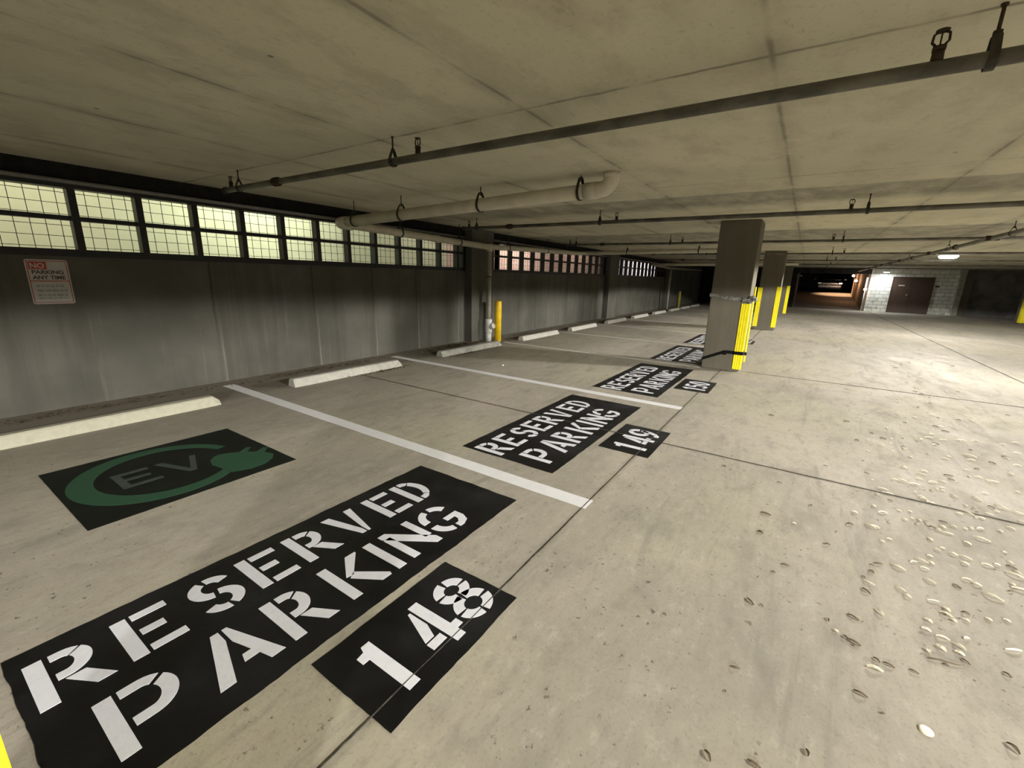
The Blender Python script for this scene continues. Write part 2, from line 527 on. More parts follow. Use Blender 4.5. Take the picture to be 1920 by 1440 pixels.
def empty(name, loc=(0, 0, 0), rz=0.0):
    o = bpy.data.objects.new(name, None)
    o.empty_display_size = 0.2
    C.objects.link(o)
    o.location = loc
    o.rotation_euler = (0, 0, rz)
    return o


def struct(o, label=None):
    o['kind'] = 'structure'
    if label: o['label'] = label
    return o


def kids(o):
    return [x for x in bpy.data.objects if x.parent == o]


def copy_tree(o, parent=None):
    c = o.copy(); C.objects.link(c)
    if parent is not None:
        c.parent = parent
    for ch in kids(o):
        copy_tree(ch, c)
    return c


# ------------------------------------------------------------------ the shell
WY = 6.37            # face of the grilled wall
X0, X1 = -18.0, 33.8
YR = -14.5

fl = struct(MB().box(X0, X1, YR, WY + 0.3, -0.25, 0).build('floor', 'floor_concrete'), 'pale trowelled concrete garage floor')
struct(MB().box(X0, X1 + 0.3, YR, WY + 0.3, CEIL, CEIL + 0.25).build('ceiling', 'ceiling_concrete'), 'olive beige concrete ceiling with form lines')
# saw-cut joints of the slab, they run on through the painted panels
def joint(x0, y0, x1, y1, wd, mat='joint_dark'):
    rnd = random.Random(int(x0 * 100 + y0 * 10))
    n = max(8, int(math.hypot(x1 - x0, y1 - y0) / 0.12))
    d = Vector((x1 - x0, y1 - y0)).normalized(); p = Vector((-d.y, d.x))
    L, R = [], []
    for i in range(n + 1):
        c = Vector((x0, y0)).lerp(Vector((x1, y1)), i / n) + p * rnd.uniform(-0.0025, 0.0025)
        wv = wd * rnd.uniform(0.6, 1.15)
        L.append((c + p * wv)[:]); R.append((c - p * wv)[:])
    b = MB()
    for i in range(n):
        b.prism([L[i], R[i], R[i + 1], L[i + 1]], 0.0002, 0.0042)
    return b.build('control_joint', mat, fl)

joint(-12, 1.02, 8.16, 1.02, 0.0024)
joint(8.8, 1.02, 33.5, 1.02, 0.0035)
joint(3.99, -14, 3.99, 5.9, 0.0040)
joint(8.26, -14, 8.26, 0.72, 0.0045)
joint(-4.2, -14, -4.2, 5.9, 0.006)
joint(-12, -3.23, 33.5, -3.23, 0.009)

# left wall with pilasters
def wall_run(name, x0, x1):
    b = MB()
    b.box(x0, x1, WY, WY + 0.25, 0, 1.565)
    return struct(b.build(name, 'wall_concrete'))

PIL = [(-0.55 - 8.2, -0.55 - 7.4), (7.65 - 8.2, 7.65 - 7.4), (7.65, 8.45), (15.80, 16.72), (24.05, 24.85)]
b = MB().box(X0, X1, WY, WY + 0.25, 0, 1.565)
for a, c in PIL[1:]:
    b.box(a, c, WY - 0.19, WY + 0.25, 0, CEIL)
b.box(24.85, X1, WY, WY + 0.25, 1.565, CEIL)
b.box(X0, -8.4, WY, WY + 0.25, 1.565, CEIL)
struct(b.build('wall_left', 'wall_concrete'), 'grey concrete wall with water streaks below the grilles')
b = MB()
for a, c in ((-8.4, -0.55), (0.25, 7.65), (8.45, 15.80), (16.72, 24.05)):
    b.box(a, c, WY + 0.015, WY + 0.25, 2.285, CEIL)
struct(b.build('trim_1', 'black_header'), 'black header above the grilled openings')
# pale ledge line above the openings
for i, (a, c) in enumerate(((0.25, 7.65), (8.45, 15.80), (16.72, 24.05), (-7.4, -0.55))):
    b = MB().tube([(a, WY - 0.025, 2.295), (c, WY - 0.025, 2.275)], 0.022, 10)
    tag(b.build('wall_conduit', 'conduit_grey'),
        ['thin pale grey conduit above the big nearest window grille', 'thin grey conduit above the second window grille behind the yellow bollard',
         'thin grey conduit above the farthest window grille', 'thin grey conduit above the grille beside the camera'][i], 'conduit')

# back wall, with the way out to the ramp, the block walled store and a dark recess
XB = 33.6
b = MB()
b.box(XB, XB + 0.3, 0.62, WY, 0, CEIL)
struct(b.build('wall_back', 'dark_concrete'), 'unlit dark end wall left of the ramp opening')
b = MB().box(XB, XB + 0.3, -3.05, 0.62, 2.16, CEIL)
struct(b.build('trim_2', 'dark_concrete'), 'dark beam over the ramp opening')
b = MB()
b.box(XB, XB + 0.2, -4.10, -3.05, 0, CEIL)
b.box(XB, XB + 0.2, -6.82, -5.83, 0, CEIL)
b.box(XB, XB + 0.2, -5.83, -4.10, 2.0, CEIL)
struct(b.build('wall_blockwork', 'block_wall'), 'white painted block wall around the brown doors')
b = MB().box(XB - 0.10, XB + 0.25, -7.06, -6.82, 0, CEIL)
struct(b.build('trim_3', 'stop_grey'), 'pale concrete pilaster beside the block wall')
b = MB().box(XB - 0.02, XB + 0.25, -7.40, -7.06, 0, CEIL)
struct(b.build('trim_4', 'column_concrete'), 'grey concrete corner at the dark recess')
b = MB().box(XB + 0.35, XB + 0.6, YR, -7.4, 0, CEIL)
b.box(XB, XB + 0.6, YR - 0.3, YR, 0, CEIL)
struct(b.build('wall_recess', 'recess_concrete'), 'dark recessed wall right of the block wall')
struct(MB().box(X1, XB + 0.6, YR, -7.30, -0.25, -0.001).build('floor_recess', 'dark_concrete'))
b = MB().box(X0, XB, YR - 0.3, YR, 0, CEIL)
struct(b.build('wall_right', 'wall_concrete'))
b = MB().box(X0 - 0.3, X0, YR, WY + 0.25, 0, CEIL)
struct(b.build('wall_behind', 'wall_concrete'))
# double door
d = struct(empty('door_1', (XB, -4.965, 0)), 'dark brown steel double door in white block wall')
MB().box(-0.03, 0.06, -0.865, 0.0, 0.01, 1.99, 0.004).build('door_leaf', 'door_brown', d)
MB().box(-0.03, 0.06, 0.006, 0.865, 0.01, 1.99, 0.004).build('door_leaf', 'door_brown', d)
b = MB().box(-0.05, 0.1, -0.90, -0.866, 0, 2.03); b.box(-0.05, 0.1, 0.866, 0.90, 0, 2.03); b.box(-0.05, 0.1, -0.90, 0.90, 1.991, 2.03)
b.build('door_frame', 'door_brown', d)
MB().box(-0.038, -0.028, 0.33, 0.60, 1.52, 1.58).build('notice_plate', 'sign_white', d)
MB().tube([(-0.03, 0.10, 1.03), (-0.09, 0.10, 1.03), (-0.09, 0.20, 1.03)], 0.014, 8).build('door_handle', 'metal_silver', d)
tag(MB().box(XB - 0.015, XB, -6.12, -5.93, 1.50, 1.57, 0.003).build('wall_plate', 'black_steel'),
    'small dark plate on the white block wall beside the brown door', 'sign plate')

# ------------------------------------------------------------------ ramp and night outside
b = MB()
prof = [(XB, -0.004), (38.0, 0.28), (44.5, 0.80), (48.0, 0.92), (75.0, 0.98)]
for (xa, za), (xb, zb) in zip(prof, prof[1:]):
    bm = b.bm
    v = [bm.verts.new(p) for p in ((xa, -14 if xa > 44 else -2.95, za), (xb, -14 if xa > 44 else -2.95, zb), (xb, 12 if xa > 44 else 0.62, zb), (xa, 12 if xa > 44 else 0.62, za),
                                   (xa, -14 if xa > 44 else -2.95, -1), (xb, -14 if xa > 44 else -2.95, -1), (xb, 12 if xa > 44 else 0.62, -1), (xa, 12 if xa > 44 else 0.62, -1))]
    for f in ((0, 1, 2, 3), (7, 6, 5, 4), (0, 4, 5, 1), (1, 5, 6, 2), (2, 6, 7, 3), (3, 7, 4, 0)):
        bm.faces.new([v[i] for i in f])
struct(b.build('ground_ramp', 'asphalt'), 'ramp rising out of the garage into the night')
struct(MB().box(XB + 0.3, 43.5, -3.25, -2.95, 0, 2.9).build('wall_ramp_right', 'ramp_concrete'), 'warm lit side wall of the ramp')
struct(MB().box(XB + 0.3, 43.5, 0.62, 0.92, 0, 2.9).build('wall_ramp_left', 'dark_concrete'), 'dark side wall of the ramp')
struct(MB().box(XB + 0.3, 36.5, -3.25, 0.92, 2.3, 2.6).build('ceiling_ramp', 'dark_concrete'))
# neighbour's facade beyond the grilles
fy = 8.7
struct(MB().box(-9, 9.6, fy, fy + 0.3, -0.5, 5).build('wall_neighbour_stucco', 'facade_stucco'), 'pale lit stucco facade seen through the grilles')
struct(MB().box(9.6, 22.4, fy, fy + 0.3, -0.5, 5).build('wall_neighbour_brick', 'facade_brick'), 'pinkish brick facade seen through the second grille')
struct(MB().box(22.4, 40, fy, fy + 0.3, -0.5, 5).build('wall_neighbour_panel', 'facade_panel'), 'white lit facade seen through the far grille')
struct(MB().box(-9, 40, WY + 0.25, fy, -0.25, 0.0).build('ground_alley', 'asphalt'))

# ------------------------------------------------------------------ window grilles
def grille(n, x0, x1, first, pitch, label, dark_view=()):
    wdw = struct(empty('window_%d' % n, ((x0 + x1) / 2, WY, 1.565)), label)
    cx = (x0 + x1) / 2
    def L(a): return a - cx
    b = MB()
    b.box(L(x0), L(x1), -0.02, 0.13, 0.0, 0.072)
    b.box(L(x0), L(x1), -0.02, 0.13, 0.668, 0.722)
    b.box(L(x0), L(x0) + 0.07, -0.02, 0.13, 0.072, 0.668)
    b.box(L(x1) - 0.07, L(x1), -0.02, 0.13, 0.072, 0.668)
    b.build('window_frame', 'black_steel', wdw)
    MB().box(L(x0) + 0.07, L(x1) - 0.07, 0.0, 0.10, 0.358, 0.402).build('transom', 'black_steel', wdw)
    x = first
    while x < x1 - 0.15:
        if x > x0 + 0.15:
            for za, zb in ((0.072, 0.358), (0.402, 0.668)):
                pass
            b = MB().box(L(x) - 0.031, L(x) + 0.031, -0.01, 0.105, 0.0725, 0.6675)
            b.build('mullion', 'black_steel', wdw)
        x += pitch
    b = MB()
    x = x0 + 0.08
    while x < x1 - 0.05:
        b.box(L(x) - 0.0026, L(x) + 0.0026, 0.107, 0.112, 0.06, 0.68)
        x += 0.1105
    for z in (0.098, 0.205, 0.312, 0.42, 0.527, 0.634):
        b.box(L(x0) + 0.05, L(x1) - 0.05, 0.1125, 0.117, z - 0.0026, z + 0.0026)
    b.build('wire_mesh', 'black_steel', wdw)
    for (a, c) in dark_view:  # black sheets stand in for the dark view outside these panes
        MB().box(L(a), L(c), 0.118, 0.125, 0.05, 0.69).build('dark_view_sheet', 'black_steel', wdw)
    return wdw

grille(1, 0.25, 7.63, 1.42, 0.5435, 'long black window grille nearest the camera, bright yellowish panes')
grille(2, 8.47, 15.78, 8.92, 0.557, 'second black window grille with pinkish panes, past the drain riser', [(8.5, 8.89)])
grille(3, 16.74, 24.03, 17.04, 0.556, 'third and farthest black window grille with narrow white panes', [(21.48, 22.0), (22.6, 24.0)])
grille(4, -7.4, -0.55, -7.0, 0.5435, 'black window grille before the nearest pilaster')

# ------------------------------------------------------------------ columns and guards
def column(x, y, label, s=0.6):
    b = MB().box(-s / 2, s / 2, -s / 2, s / 2, 0, CEIL, 0.018)
    o = b.build('concrete_column', 'column_concrete', None, (x, y, 0))
    return tag(o, label, 'column', kind='thing')


def guard(x, y, sx, sy, z0, z1, label, group=None, mat='yellow_plastic', wd=0.105):
    """ribbed corner guard: two wings that fold round the corner at x,y; sx, sy point outwards"""
    g = empty('column_guard', (x, y, z0))
    h = z1 - z0
    t = 0.022
    b = MB()
    # rounded L section with two grooves per wing, lofted upwards
    prof = []
    n = 13
    for i in range(n):
        u = i / (n - 1)
        rib = t if (i % 4) in (0, 1, 3) else t * 0.55
        prof.append((-wd + (wd + 0.006) * u, rib))
    outer = [(p, r) for p, r in prof]
    poly = [(a, r) for a, r in outer] + [(t, t)] + [(r, a) for a, r in reversed(outer)]
    inner = [(0.001, -wd), (0.001, 0.001), (-wd, 0.001)]
    poly = poly + inner
    secs = []
    for z, k in ((0, 0.985), (0.02, 1.0), (h * 0.5, 1.0), (h - 0.02, 1.0), (h, 0.985)):
        secs.append([(sx * px * k, sy * py * k, z) for px, py in poly])
    bm = b.bm
    R = [[bm.verts.new(p) for p in s] for s in secs]
    m_ = len(poly)
    for A, B in zip(R, R[1:]):
        for k in range(m_):
            bm.faces.new((A[k], A[(k + 1) % m_], B[(k + 1) % m_], B[k]))
    tri = tessellate_polygon([[Vector((a, c, 0)) for a, c in poly]])
    for T in tri:
        try:
            bm.faces.new([R[0][i] for i in T]); bm.faces.new([R[-1][i] for i in T])
        except ValueError:
            pass
    o = b.build('column_guard', mat)
    bpy.data.objects.remove(g)
    o.location = (x, y, z0)
    tag(o, label, 'column guard', group)
    return o


c1 = column(8.47, 1.05, 'nearest concrete column, with strap and grey wrap around it')
column(16.60, 0.98, 'second concrete column in the row, yellow guards on both near corners')
column(24.95, 0.98, 'third concrete column in the row, farthest of the row by the stalls')
column(-0.325, 1.03, 'concrete column beside the camera at the lower left edge')
column(29.0, -8.42, 'concrete column at the right edge by the dark recess')
column(20.8, -8.42, 'concrete column right of the frame beside the aisle')
column(12.6, -8.42, 'concrete column right of the aisle, nearer one')
guard(8.17, 0.75, -1, -1, 0.045, 1.15, 'yellow guard strapped to near corner of nearest column')
guard(8.77, 0.75, 1, -1, 0.10, 1.42, 'yellow guard on far corner of nearest column, mostly hidden behind it')
guard(16.30, 0.68, -1, -1, 0.10, 1.38, 'yellow guard on aisle corner of the second column')
guard(16.30, 1.28, -1, 1, 0.10, 1.34, 'yellow guard on stall side corner of the second column')
guard(24.65, 0.68, -1, -1, 0.08, 1.38, 'yellow guard on aisle corner of the third column')
guard(28.70, -8.12, -1, 1, 0.06, 1.30, 'yellow guard at right edge on the column by the dark recess', wd=0.2)
guard(-0.025, 1.33, 1, 1, 0.05, 1.2, 'yellow guard cut off by the lower left edge, beside the camera', wd=0.13)
guard(-0.025, 0.73, 1, -1, 0.05, 1.2, 'yellow guard on the aisle corner of the column beside the camera')

# strap and crumpled wrap round the nearest column and its guard
def band(z_fn, hgt, off, mat, name, seg=14, crumple=0.0, bulge=0.0, hv=0.0):
    rnd = random.Random(5)
    e = off
    cor = [(8.170 - e, 1.350 + e), (8.170 - e, 0.875), (8.144 - e, 0.858), (8.144 - e, 0.724 - e), (8.278, 0.724 - e), (8.298, 0.750 - e),
           (8.645, 0.750 - e), (8.662, 0.724 - e), (8.796 + e, 0.724 - e), (8.796 + e, 0.858), (8.770 + e, 0.875), (8.770 + e, 1.350 + e)]
    P = []
    n = len(cor)
    for i in range(n):
        a = Vector(cor[i]); c = Vector(cor[(i + 1) % n])
        k = max(1, int((c - a).length / 0.045))
        for j in range(k):
            P.append(a.lerp(c, j / k))
    ctr = Vector((8.47, 1.04))
    b = MB(); bm = b.bm
    rows = 5 if crumple else 2
    R = []
    for p in P:
        d = (p - ctr).normalized()
        loops = []
        z = z_fn(p.x, p.y)
        hh = hgt * (1 + hv * rnd.uniform(-1, 1))
        zj = rnd.uniform(-1, 1) * crumple * 0.8
        for r in range(rows):
            o_ = rnd.uniform(0, crumple) * (0.35 if p.y > .95 and p.x < 8.2 else 1) + (bulge * math.sin(PI * r / (rows - 1)) if rows > 2 else 0)
            q_ = p + d * o_
            loops.append(bm.verts.new((q_.x, q_.y, z + zj + hh * (r / (rows - 1) - 0.5))))
        R.append(loops)
    for i in range(len(R)):
        A = R[i]; B = R[(i + 1) % len(R)]
        for r in range(rows - 1):
            bm.faces.new((A[r], B[r], B[r + 1], A[r + 1]))
    o = b.build(name, mat)
    md = o.modifiers.new('thick', 'SOLIDIFY'); md.thickness = 0.004; md.offset = 1
    return o

def z_strap(x, y):
    t = min(1, max(0, (1.35 - y) / 0.34))
    return 0.165 + (0.325 - 0.165) * t if x < 8.3 else 0.325 - (x - 8.2) * 0.15 + (0.0 if y < 1 else -0.05)

st = band(z_strap, 0.055, 0.004, 'black_strap', 'ratchet_strap')
tag(st, 'black strap slung low around nearest column and its yellow guard', 'strap')
MB().box(8.144, 8.165, 0.975, 1.035, 0.275, 0.345, 0.004).build('buckle', 'black_strap', st)
wr = band(lambda x, y: 1.265 - (1.35 - y) * 0.09, 0.055, 0.006, 'grey_wrap', 'plastic_wrap', crumple=0.016, bulge=0.006, hv=0.3)
tag(wr, 'crumpled grey wrap tied around nearest column above its yellow guard', 'plastic wrap')
b = MB()
rnd = random.Random(9)
for k in range(7):
    a = Vector((8.135 + rnd.uniform(-.02, .02), 0.705 + rnd.uniform(-.02, .03), 1.20 + 0.012 * k))
    pts = [a + Vector((rnd.uniform(-.03, .03), rnd.uniform(-.05, .05), rnd.uniform(-.03, .02))) for _ in range(4)]
    b.tube(pts, [0.006, 0.022, 0.018, 0.005], 7)
b.build('crumpled_knot', 'grey_wrap', wr)

# bollards
def bollard(x, y, h, r, label, mat='yellow_paint'):
    b = MB().tube([(0, 0, 0), (0, 0, h - 0.03), (0, 0, h - 0.008), (0, 0, h)], [r, r, r * 0.96, r * 0.8], 24)
    return tag(b.build('bollard', mat, None, (x, y, 0)), label, 'bollard')

bollard(8.17, 5.82, 0.93, 0.078, 'yellow pipe bollard standing beside the white drain riser')
bollard(24.6, 5.62, 0.93, 0.078, 'distant dull yellow bollard beside the farthest pilaster', 'yellow_dull')

# ------------------------------------------------------------------ wheel stops
def wheel_stop(x0, x1, y, mat, label, cap=True, rz=0.0, h=0.105):
    cx = (x0 + x1) / 2; L = (x1 - x0) / 2
    b = MB(); bm = b.bm
    prof = [(-0.085, 0), (-0.080, 0.03), (-0.052, h - 0.012), (-0.038, h), (0.038, h), (0.052, h - 0.012), (0.080, 0.03), (0.085, 0)]
    rnd = random.Random(int(x0 * 37))
    secs = []
    for t, k, e in ((-L, 0.97, 0.0), (-L + 0.02, 1.0, 0), (-L / 2, 1, 0), (0, 1, 0), (L / 2, 1, 0), (L - 0.06, 1.0, 0), (L, 0.45, 0)):
        secs.append([(t + (0.0 if z > 0.05 else 0), a * (1 if k == 1 else 0.9), z * k + rnd.uniform(-.002, .002) * (z > 0)) for a, z in prof])
    b.loft(secs)
    o = b.build('wheel_stop', mat, None, (cx, y + 0.085, 0.0))
    o.rotation_euler = (0, 0, rz)
    return tag(o, label, 'wheel stop', 'concrete wheel stops along the wall')

WS = [(0.22, 2.07, 5.27, 'stop_cream', 'cream wheel stop nearest the camera, cut by left edge behind the green panel'),
      (2.98, 4.82, 5.35, 'stop_white', 'white wheel stop, second from the camera, between the first two painted lines'),
      (5.82, 7.72, 5.38, 'stop_grey', 'dirty grey wheel stop in front of the drain riser and bollard'),
      (8.62, 10.45, 5.38, 'stop_white', 'white wheel stop just past the yellow bollard'),
      (11.2, 13.02, 5.36, 'stop_white', 'white wheel stop, second past the yellow bollard'),
      (13.95, 15.75, 5.36, 'stop_white', 'white wheel stop before the second pilaster'),
      (16.65, 18.5, 5.36, 'stop_white', 'white wheel stop just past the second pilaster'),
      (19.45, 21.3, 5.36, 'stop_white', 'white wheel stop, second past the second pilaster'),
      (22.1, 23.9, 5.34, 'stop_white', 'white wheel stop before the farthest pilaster'),
      (24.6, 26.4, 5.34, 'stop_white', 'small pale wheel stop, second from the far end'),
      (27.2, 29.0, 5.34, 'stop_white', 'farthest pale wheel stop, at the far end of the row')]
for a, c, y, mt, lb in WS:
    wheel_stop(a, c, y, mt, lb)

# ------------------------------------------------------------------ painted lines
LX = [(2.514, 'nearest white stall line, between the 148 and 149 stalls', 'paint_line', 1.0),
      (5.291, 'white stall line between the 149 and 150 stalls', 'paint_line', 1.02),
      (8.16, 'white stall line ending behind the nearest column, by the bollard', 'paint_line_old', 1.36),
      (10.85, 'thin white stall line beyond the nearest column, first of the far ones', 'paint_line_old', 1.02),
      (13.62, 'thin white stall line, second beyond the nearest column', 'paint_line_old', 1.02),
      (16.38, 'faint stall line running up to the second column', 'paint_line_old', 1.30),
      (19.12, 'faint stall line, first beyond the second column', 'paint_line_old', 1.02),
      (21.88, 'faint stall line, second beyond the second column', 'paint_line_old', 1.02),
      (24.64, 'faint stall line running up to the third column', 'paint_line_old', 1.30),
      (27.4, 'faintest stall line, beyond the third column', 'paint_line_old', 1.02)]
for x, lb, mt, ye in LX:
    rnd = random.Random(int(x * 10))
    yA = 6.12 if x < 6 else 5.62
    n = 40
    L_, R_ = [], []
    for i in range(n + 1):
        y = ye + (yA - ye) * i / n
        hw = 0.066 if x < 6 else 0.054
        L_.append((x - hw + rnd.uniform(-.002, .002), y)); R_.append((x + hw + rnd.uniform(-.002, .002), y))
    o = MB().prism(L_ + R_[::-1], 0.0004, 0.0022).build('stall_line', mt)
    tag(o, lb, 'painted line', 'white stall lines')

# ------------------------------------------------------------------ stencil letters
H = 0.295
SW = 0.052     # stem
TH = 0.043     # crossbars


def rect(x0, y0, x1, y1): return [(x0, y0), (x1, y0), (x1, y1), (x0, y1)]


def arc(cx, cy, rx, ry, th, a0, a1, thy=None):
    thy = thy or th
    n = max(4, int(abs(a1 - a0) / 9))
    A = [math.radians(a0 + (a1 - a0) * i / n) for i in range(n + 1)]
    return [(cx + rx * math.cos(a), cy + ry * math.sin(a)) for a in A] + \
           [(cx + (rx - th) * math.cos(a), cy + (ry - thy) * math.sin(a)) for a in reversed(A)]


def bowl(w, y0, y1):
    """right half bowl from the stem gap to width w between y0 and y1, split by one bridge"""
    g = SW + 0.014
    r = (y1 - y0) / 2
    cx = w - r * 0.95
    out = [[(g, y1), (g, y1 - TH), (cx, y1 - TH)] + [(cx + (r * .95 - SW) * math.cos(a), (y0 + y1) / 2 + (r - TH) * math.sin(a)) for a in (1.45, 1.2, .95)]
           + [(cx + r * .95 * math.cos(a), (y0 + y1) / 2 + r * math.sin(a)) for a in (.85, 1.1, 1.3, 1.5)] + [(cx, y1)]]
    lo = arc(cx, (y0 + y1) / 2, r * .95, r, SW, 40, -90, TH)
    k = len(lo) // 2
    out.append(lo[:k] + [(g, y0), (g, y0 + TH)] + lo[k:])
    return out


def glyph(c):
    g = SW + 0.014
    if c == 'E': return [rect(0, 0, SW, H), rect(g, 0, .190, TH), rect(g, .127, .150, .127 + TH), rect(g, H - TH, .190, H)], .19
    if c == 'I': return [rect(0, 0, SW, H)], SW
    if c == 'R': return [rect(0, 0, SW, H)] + bowl(.178, .118, H) + [[(.085, .112), (.142, .112), (.205, .0), (.148, .0)]], .205
    if c == 'P': return [rect(0, 0, SW, H)] + bowl(.215, .098, H), .225
    if c == 'D':
        r = H / 2
        a = arc(.075, r, .112, r, SW, 50, -50, TH)
        t = [(g, H), (g, H - TH), (.085, H - TH), (.108, H - TH - .010), (.140, H - .035), (.115, H - .008), (.09, H)]
        bt_ = [(x, H - y) for x, y in t][::-1]
        return [rect(0, 0, SW, H), t, a, bt_], .187
    if c == 'S':
        u = arc(.09, .208, .09, .087, SW, 112, 262, TH)
        u2 = arc(.09, .208, .09, .087, SW, 22, 96, TH)
        l = arc(.09, .087, .09, .087, SW, 82, -68, TH)
        l2 = arc(.09, .087, .09, .087, SW, -84, -158, TH)
        return [u, u2, l, l2], .18
    if c == 'V': return [[(0, H), (.056, H), (.112, .040), (.112, .0), (.080, 0)], [(.155, H), (.208, H), (.138, .0), (.122, .0), (.122, .06)]], .21
    if c == 'A': return [[(0, 0), (.055, 0), (.118, .225), (.118, H), (.088, H)],
                         [(.130, H), (.150, H), (.240, 0), (.183, 0), (.168, .062), (.112, .062), (.122, .104), (.156, .104), (.130, .20)]], .24
    if c == 'K': return [rect(0, 0, SW, H), [(g + .006, .155), (.165, H), (.228, H), (.228, .285), (.110, .148)], [(.085, .135), (.125, .165), (.235, .018), (.228, 0), (.172, 0)]], .235
    if c == 'N': return [rect(0, 0, .048, H - .05), [(0, H), (.05, H), (.222, .05), (.222, 0), (.178, 0), (0, H - .035)], rect(.174, .085, .222, H)], .222
    if c == 'G':
        u = arc(.115, .18, .115, .115, SW, 100, 185, TH)
        u2 = arc(.125, .18, .115, .115, SW, 85, 20, TH)
        l = arc(.115, .115, .115, .115, SW, 178, 262, TH)
        l2 = [(.130, 0), (.165, 0), (.215, .020), (.240, .070), (.240, .140), (.125, .140), (.125, .100), (.190, .100), (.186, .070), (.160, TH), (.130, TH)]
        return [u, u2, l, l2], .24
    if c == '1': return [[(.030, 0), (.085, 0), (.085, H), (.045, H), (.036, .268), (0, .262), (0, .222), (.030, .222)]], .085
    if c == '4': return [[(0, .098), (.050, .098), (.078, .165), (.078, .270), (.066, .270)],
                         rect(0, .045, .078, .086),
                         [(.092, 0), (.145, 0), (.145, .045), (.180, .045), (.180, .086), (.145, .086), (.145, H), (.092, H)]], .18
    if c == '8':
        P = []
        for cy in (.216, .082):
            ry = .079 if cy > .1 else .086
            rx = .094 if cy > .1 else .102
            for q_ in range(4):
                a0, a1 = q_ * 90 + 7, q_ * 90 + 83
                P.append(arc(.102, cy, rx, ry, .054, a0, a1, .046))
        return P, .18
    if c == '9': return [arc(.09, .195, .09, .10, SW, 8, 84, TH), arc(.09, .195, .09, .10, SW, 98, 262, TH), arc(.09, .195, .09, .10, SW, 278, 352, TH),
                         [(.128, .18), (.18, .18), (.172, .10), (.14, .04), (.09, 0), (.05, 0), (.05, .04), (.085, .045), (.12, .10)]], .18
    if c == '5': return [[(.02, .15), (.06, .15), (.068, .252), (.17, .252), (.17, H), (.025, H)], arc(.09, .098, .09, .098, SW, 118, -8, TH), arc(.09, .098, .09, .098, SW, -22, -80, TH), arc(.09, .098, .09, .098, SW, -96, -150, TH)], .18
    if c == '0': return [arc(.09, .1475, .09, .1475, SW, 98, 262, TH), arc(.09, .1475, .09, .1475, SW, 82, -82, TH)], .18
    if c == '2': return [arc(.09, .205, .09, .09, SW, 160, 20, TH), [(.0, 0), (.17, 0), (.17, TH), (.075, TH), (.175, .17), (.12, .165), (0, .045)]], .18
    return [], .1


def put_text(chars, x0, y0, parent, mat, name, sy=1.0, jig=3):
    b = MB()
    rnd = random.Random(jig)
    for c, x in chars:
        polys, w_ = glyph(c)
        for P in polys:
            dx, dy = rnd.uniform(-.002, .002), rnd.uniform(-.002, .002)
            b.prism([(x0 + x + a + dx, y0 + c2 * sy + dy) for a, c2 in P], 0.0021, 0.0036)
    return b.build(name, mat, parent)


def panel(x0, y0, x1, y1, parent, mat, seed, fuzz=0.006, name='black_panel'):
    rnd = random.Random(seed)
    P = []
    for (a, c_), (d_, e) in (((x0, y0), (x1, y0)), ((x1, y0), (x1, y1)), ((x1, y1), (x0, y1)), ((x0, y1), (x0, y0))):
        n = int(max(abs(d_ - a), abs(e - c_)) / 0.03)
        off = 0
        for i in range(n):
            t = i / n
            off = off * 0.75 + rnd.uniform(-1, 1) * fuzz * 0.45
            k = min(1, min(t, 1 - t) * 12)
            nx, ny = (0, 1) if c_ == e else (1, 0)
            P.append((a + (d_ - a) * t + nx * off * k, c_ + (e - c_) * t + ny * off * k))
    return MB().prism(P, 0.0005, 0.0021).build(name, mat, parent)


RES = list(zip('RESERVED', (.038, .290, .553, .783, 1.026, 1.275, 1.565, 1.802)))
PAR = list(zip('PARKING', (.143, .421, .706, .988, 1.265, 1.374, 1.626)))
NUM = {148: (('1', .112), ('4', .325), ('8', .522)), 149: (('1', .112), ('4', .300), ('9', .495)), 150: (('1', .105), ('5', .255), ('0', .475)),
       151: (('1', .112), ('5', .28), ('1', .50)), 152: (('1', .112), ('5', .28), ('2', .50))}
RLAB = {148: 'nearest RESERVED PARKING panel, large at lower left, beside the green panel',
        149: 'RESERVED PARKING panel just beyond the nearest stall line, beside the 149',
        150: 'RESERVED PARKING panel beside the 150, before the nearest column',
        151: 'RESERVED PARKING panel partly hidden behind the nearest column',
        152: 'farthest small RESERVED PARKING panel left of the nearest column'}
NLAB = {148: 'black floor panel with white number 148', 149: 'black floor panel with white number 149',
        150: 'black floor panel with white number 150 before the nearest column',
        151: 'black number panel peeking out right of the nearest yellow guard',
        152: 'farthest black number panel, just left of the second column base'}
RP = {148: (.047, 1.430), 149: (2.786, 1.432), 150: (5.603, 1.402), 151: (8.41, 1.42), 152: (11.2, 1.42)}
NP = {148: (.724, .923), 149: (3.546, .910), 150: (6.252, .902), 151: (9.25, .90), 152: (12.15, .90)}
for k in (148, 149, 150, 151, 152):
    x, y = RP[k]
    x0_ = 8.79 if False else x
    r = empty('reserved_parking_marking', (x, y, 0))
    tag(r, RLAB[k], 'floor sign', 'reserved parking panels painted on the floor')
    lx0 = 0.395 if k == 151 else 0.0
    panel(0.0, 0.0, 2.223, 0.918, r, 'paint_black', k)
    put_text(RES, 0, 0.519, r, 'paint_white', 'reserved_lettering', 1.0, k)
    put_text(PAR, 0, 0.105, r, 'paint_white', 'parking_lettering', 1.03, k + 50)
    x, y = NP[k]
    r = empty('stall_number_marking', (x, y, 0))
    tag(r, NLAB[k], 'floor sign', 'stall numbers painted on the floor')
    panel(0.0, 0.0, 0.77, 0.457, r, 'paint_black', k + 7, 0.004)
    put_text(NUM[k], 0, 0.065, r, 'paint_white', 'number_lettering', 1.02, k + 90)

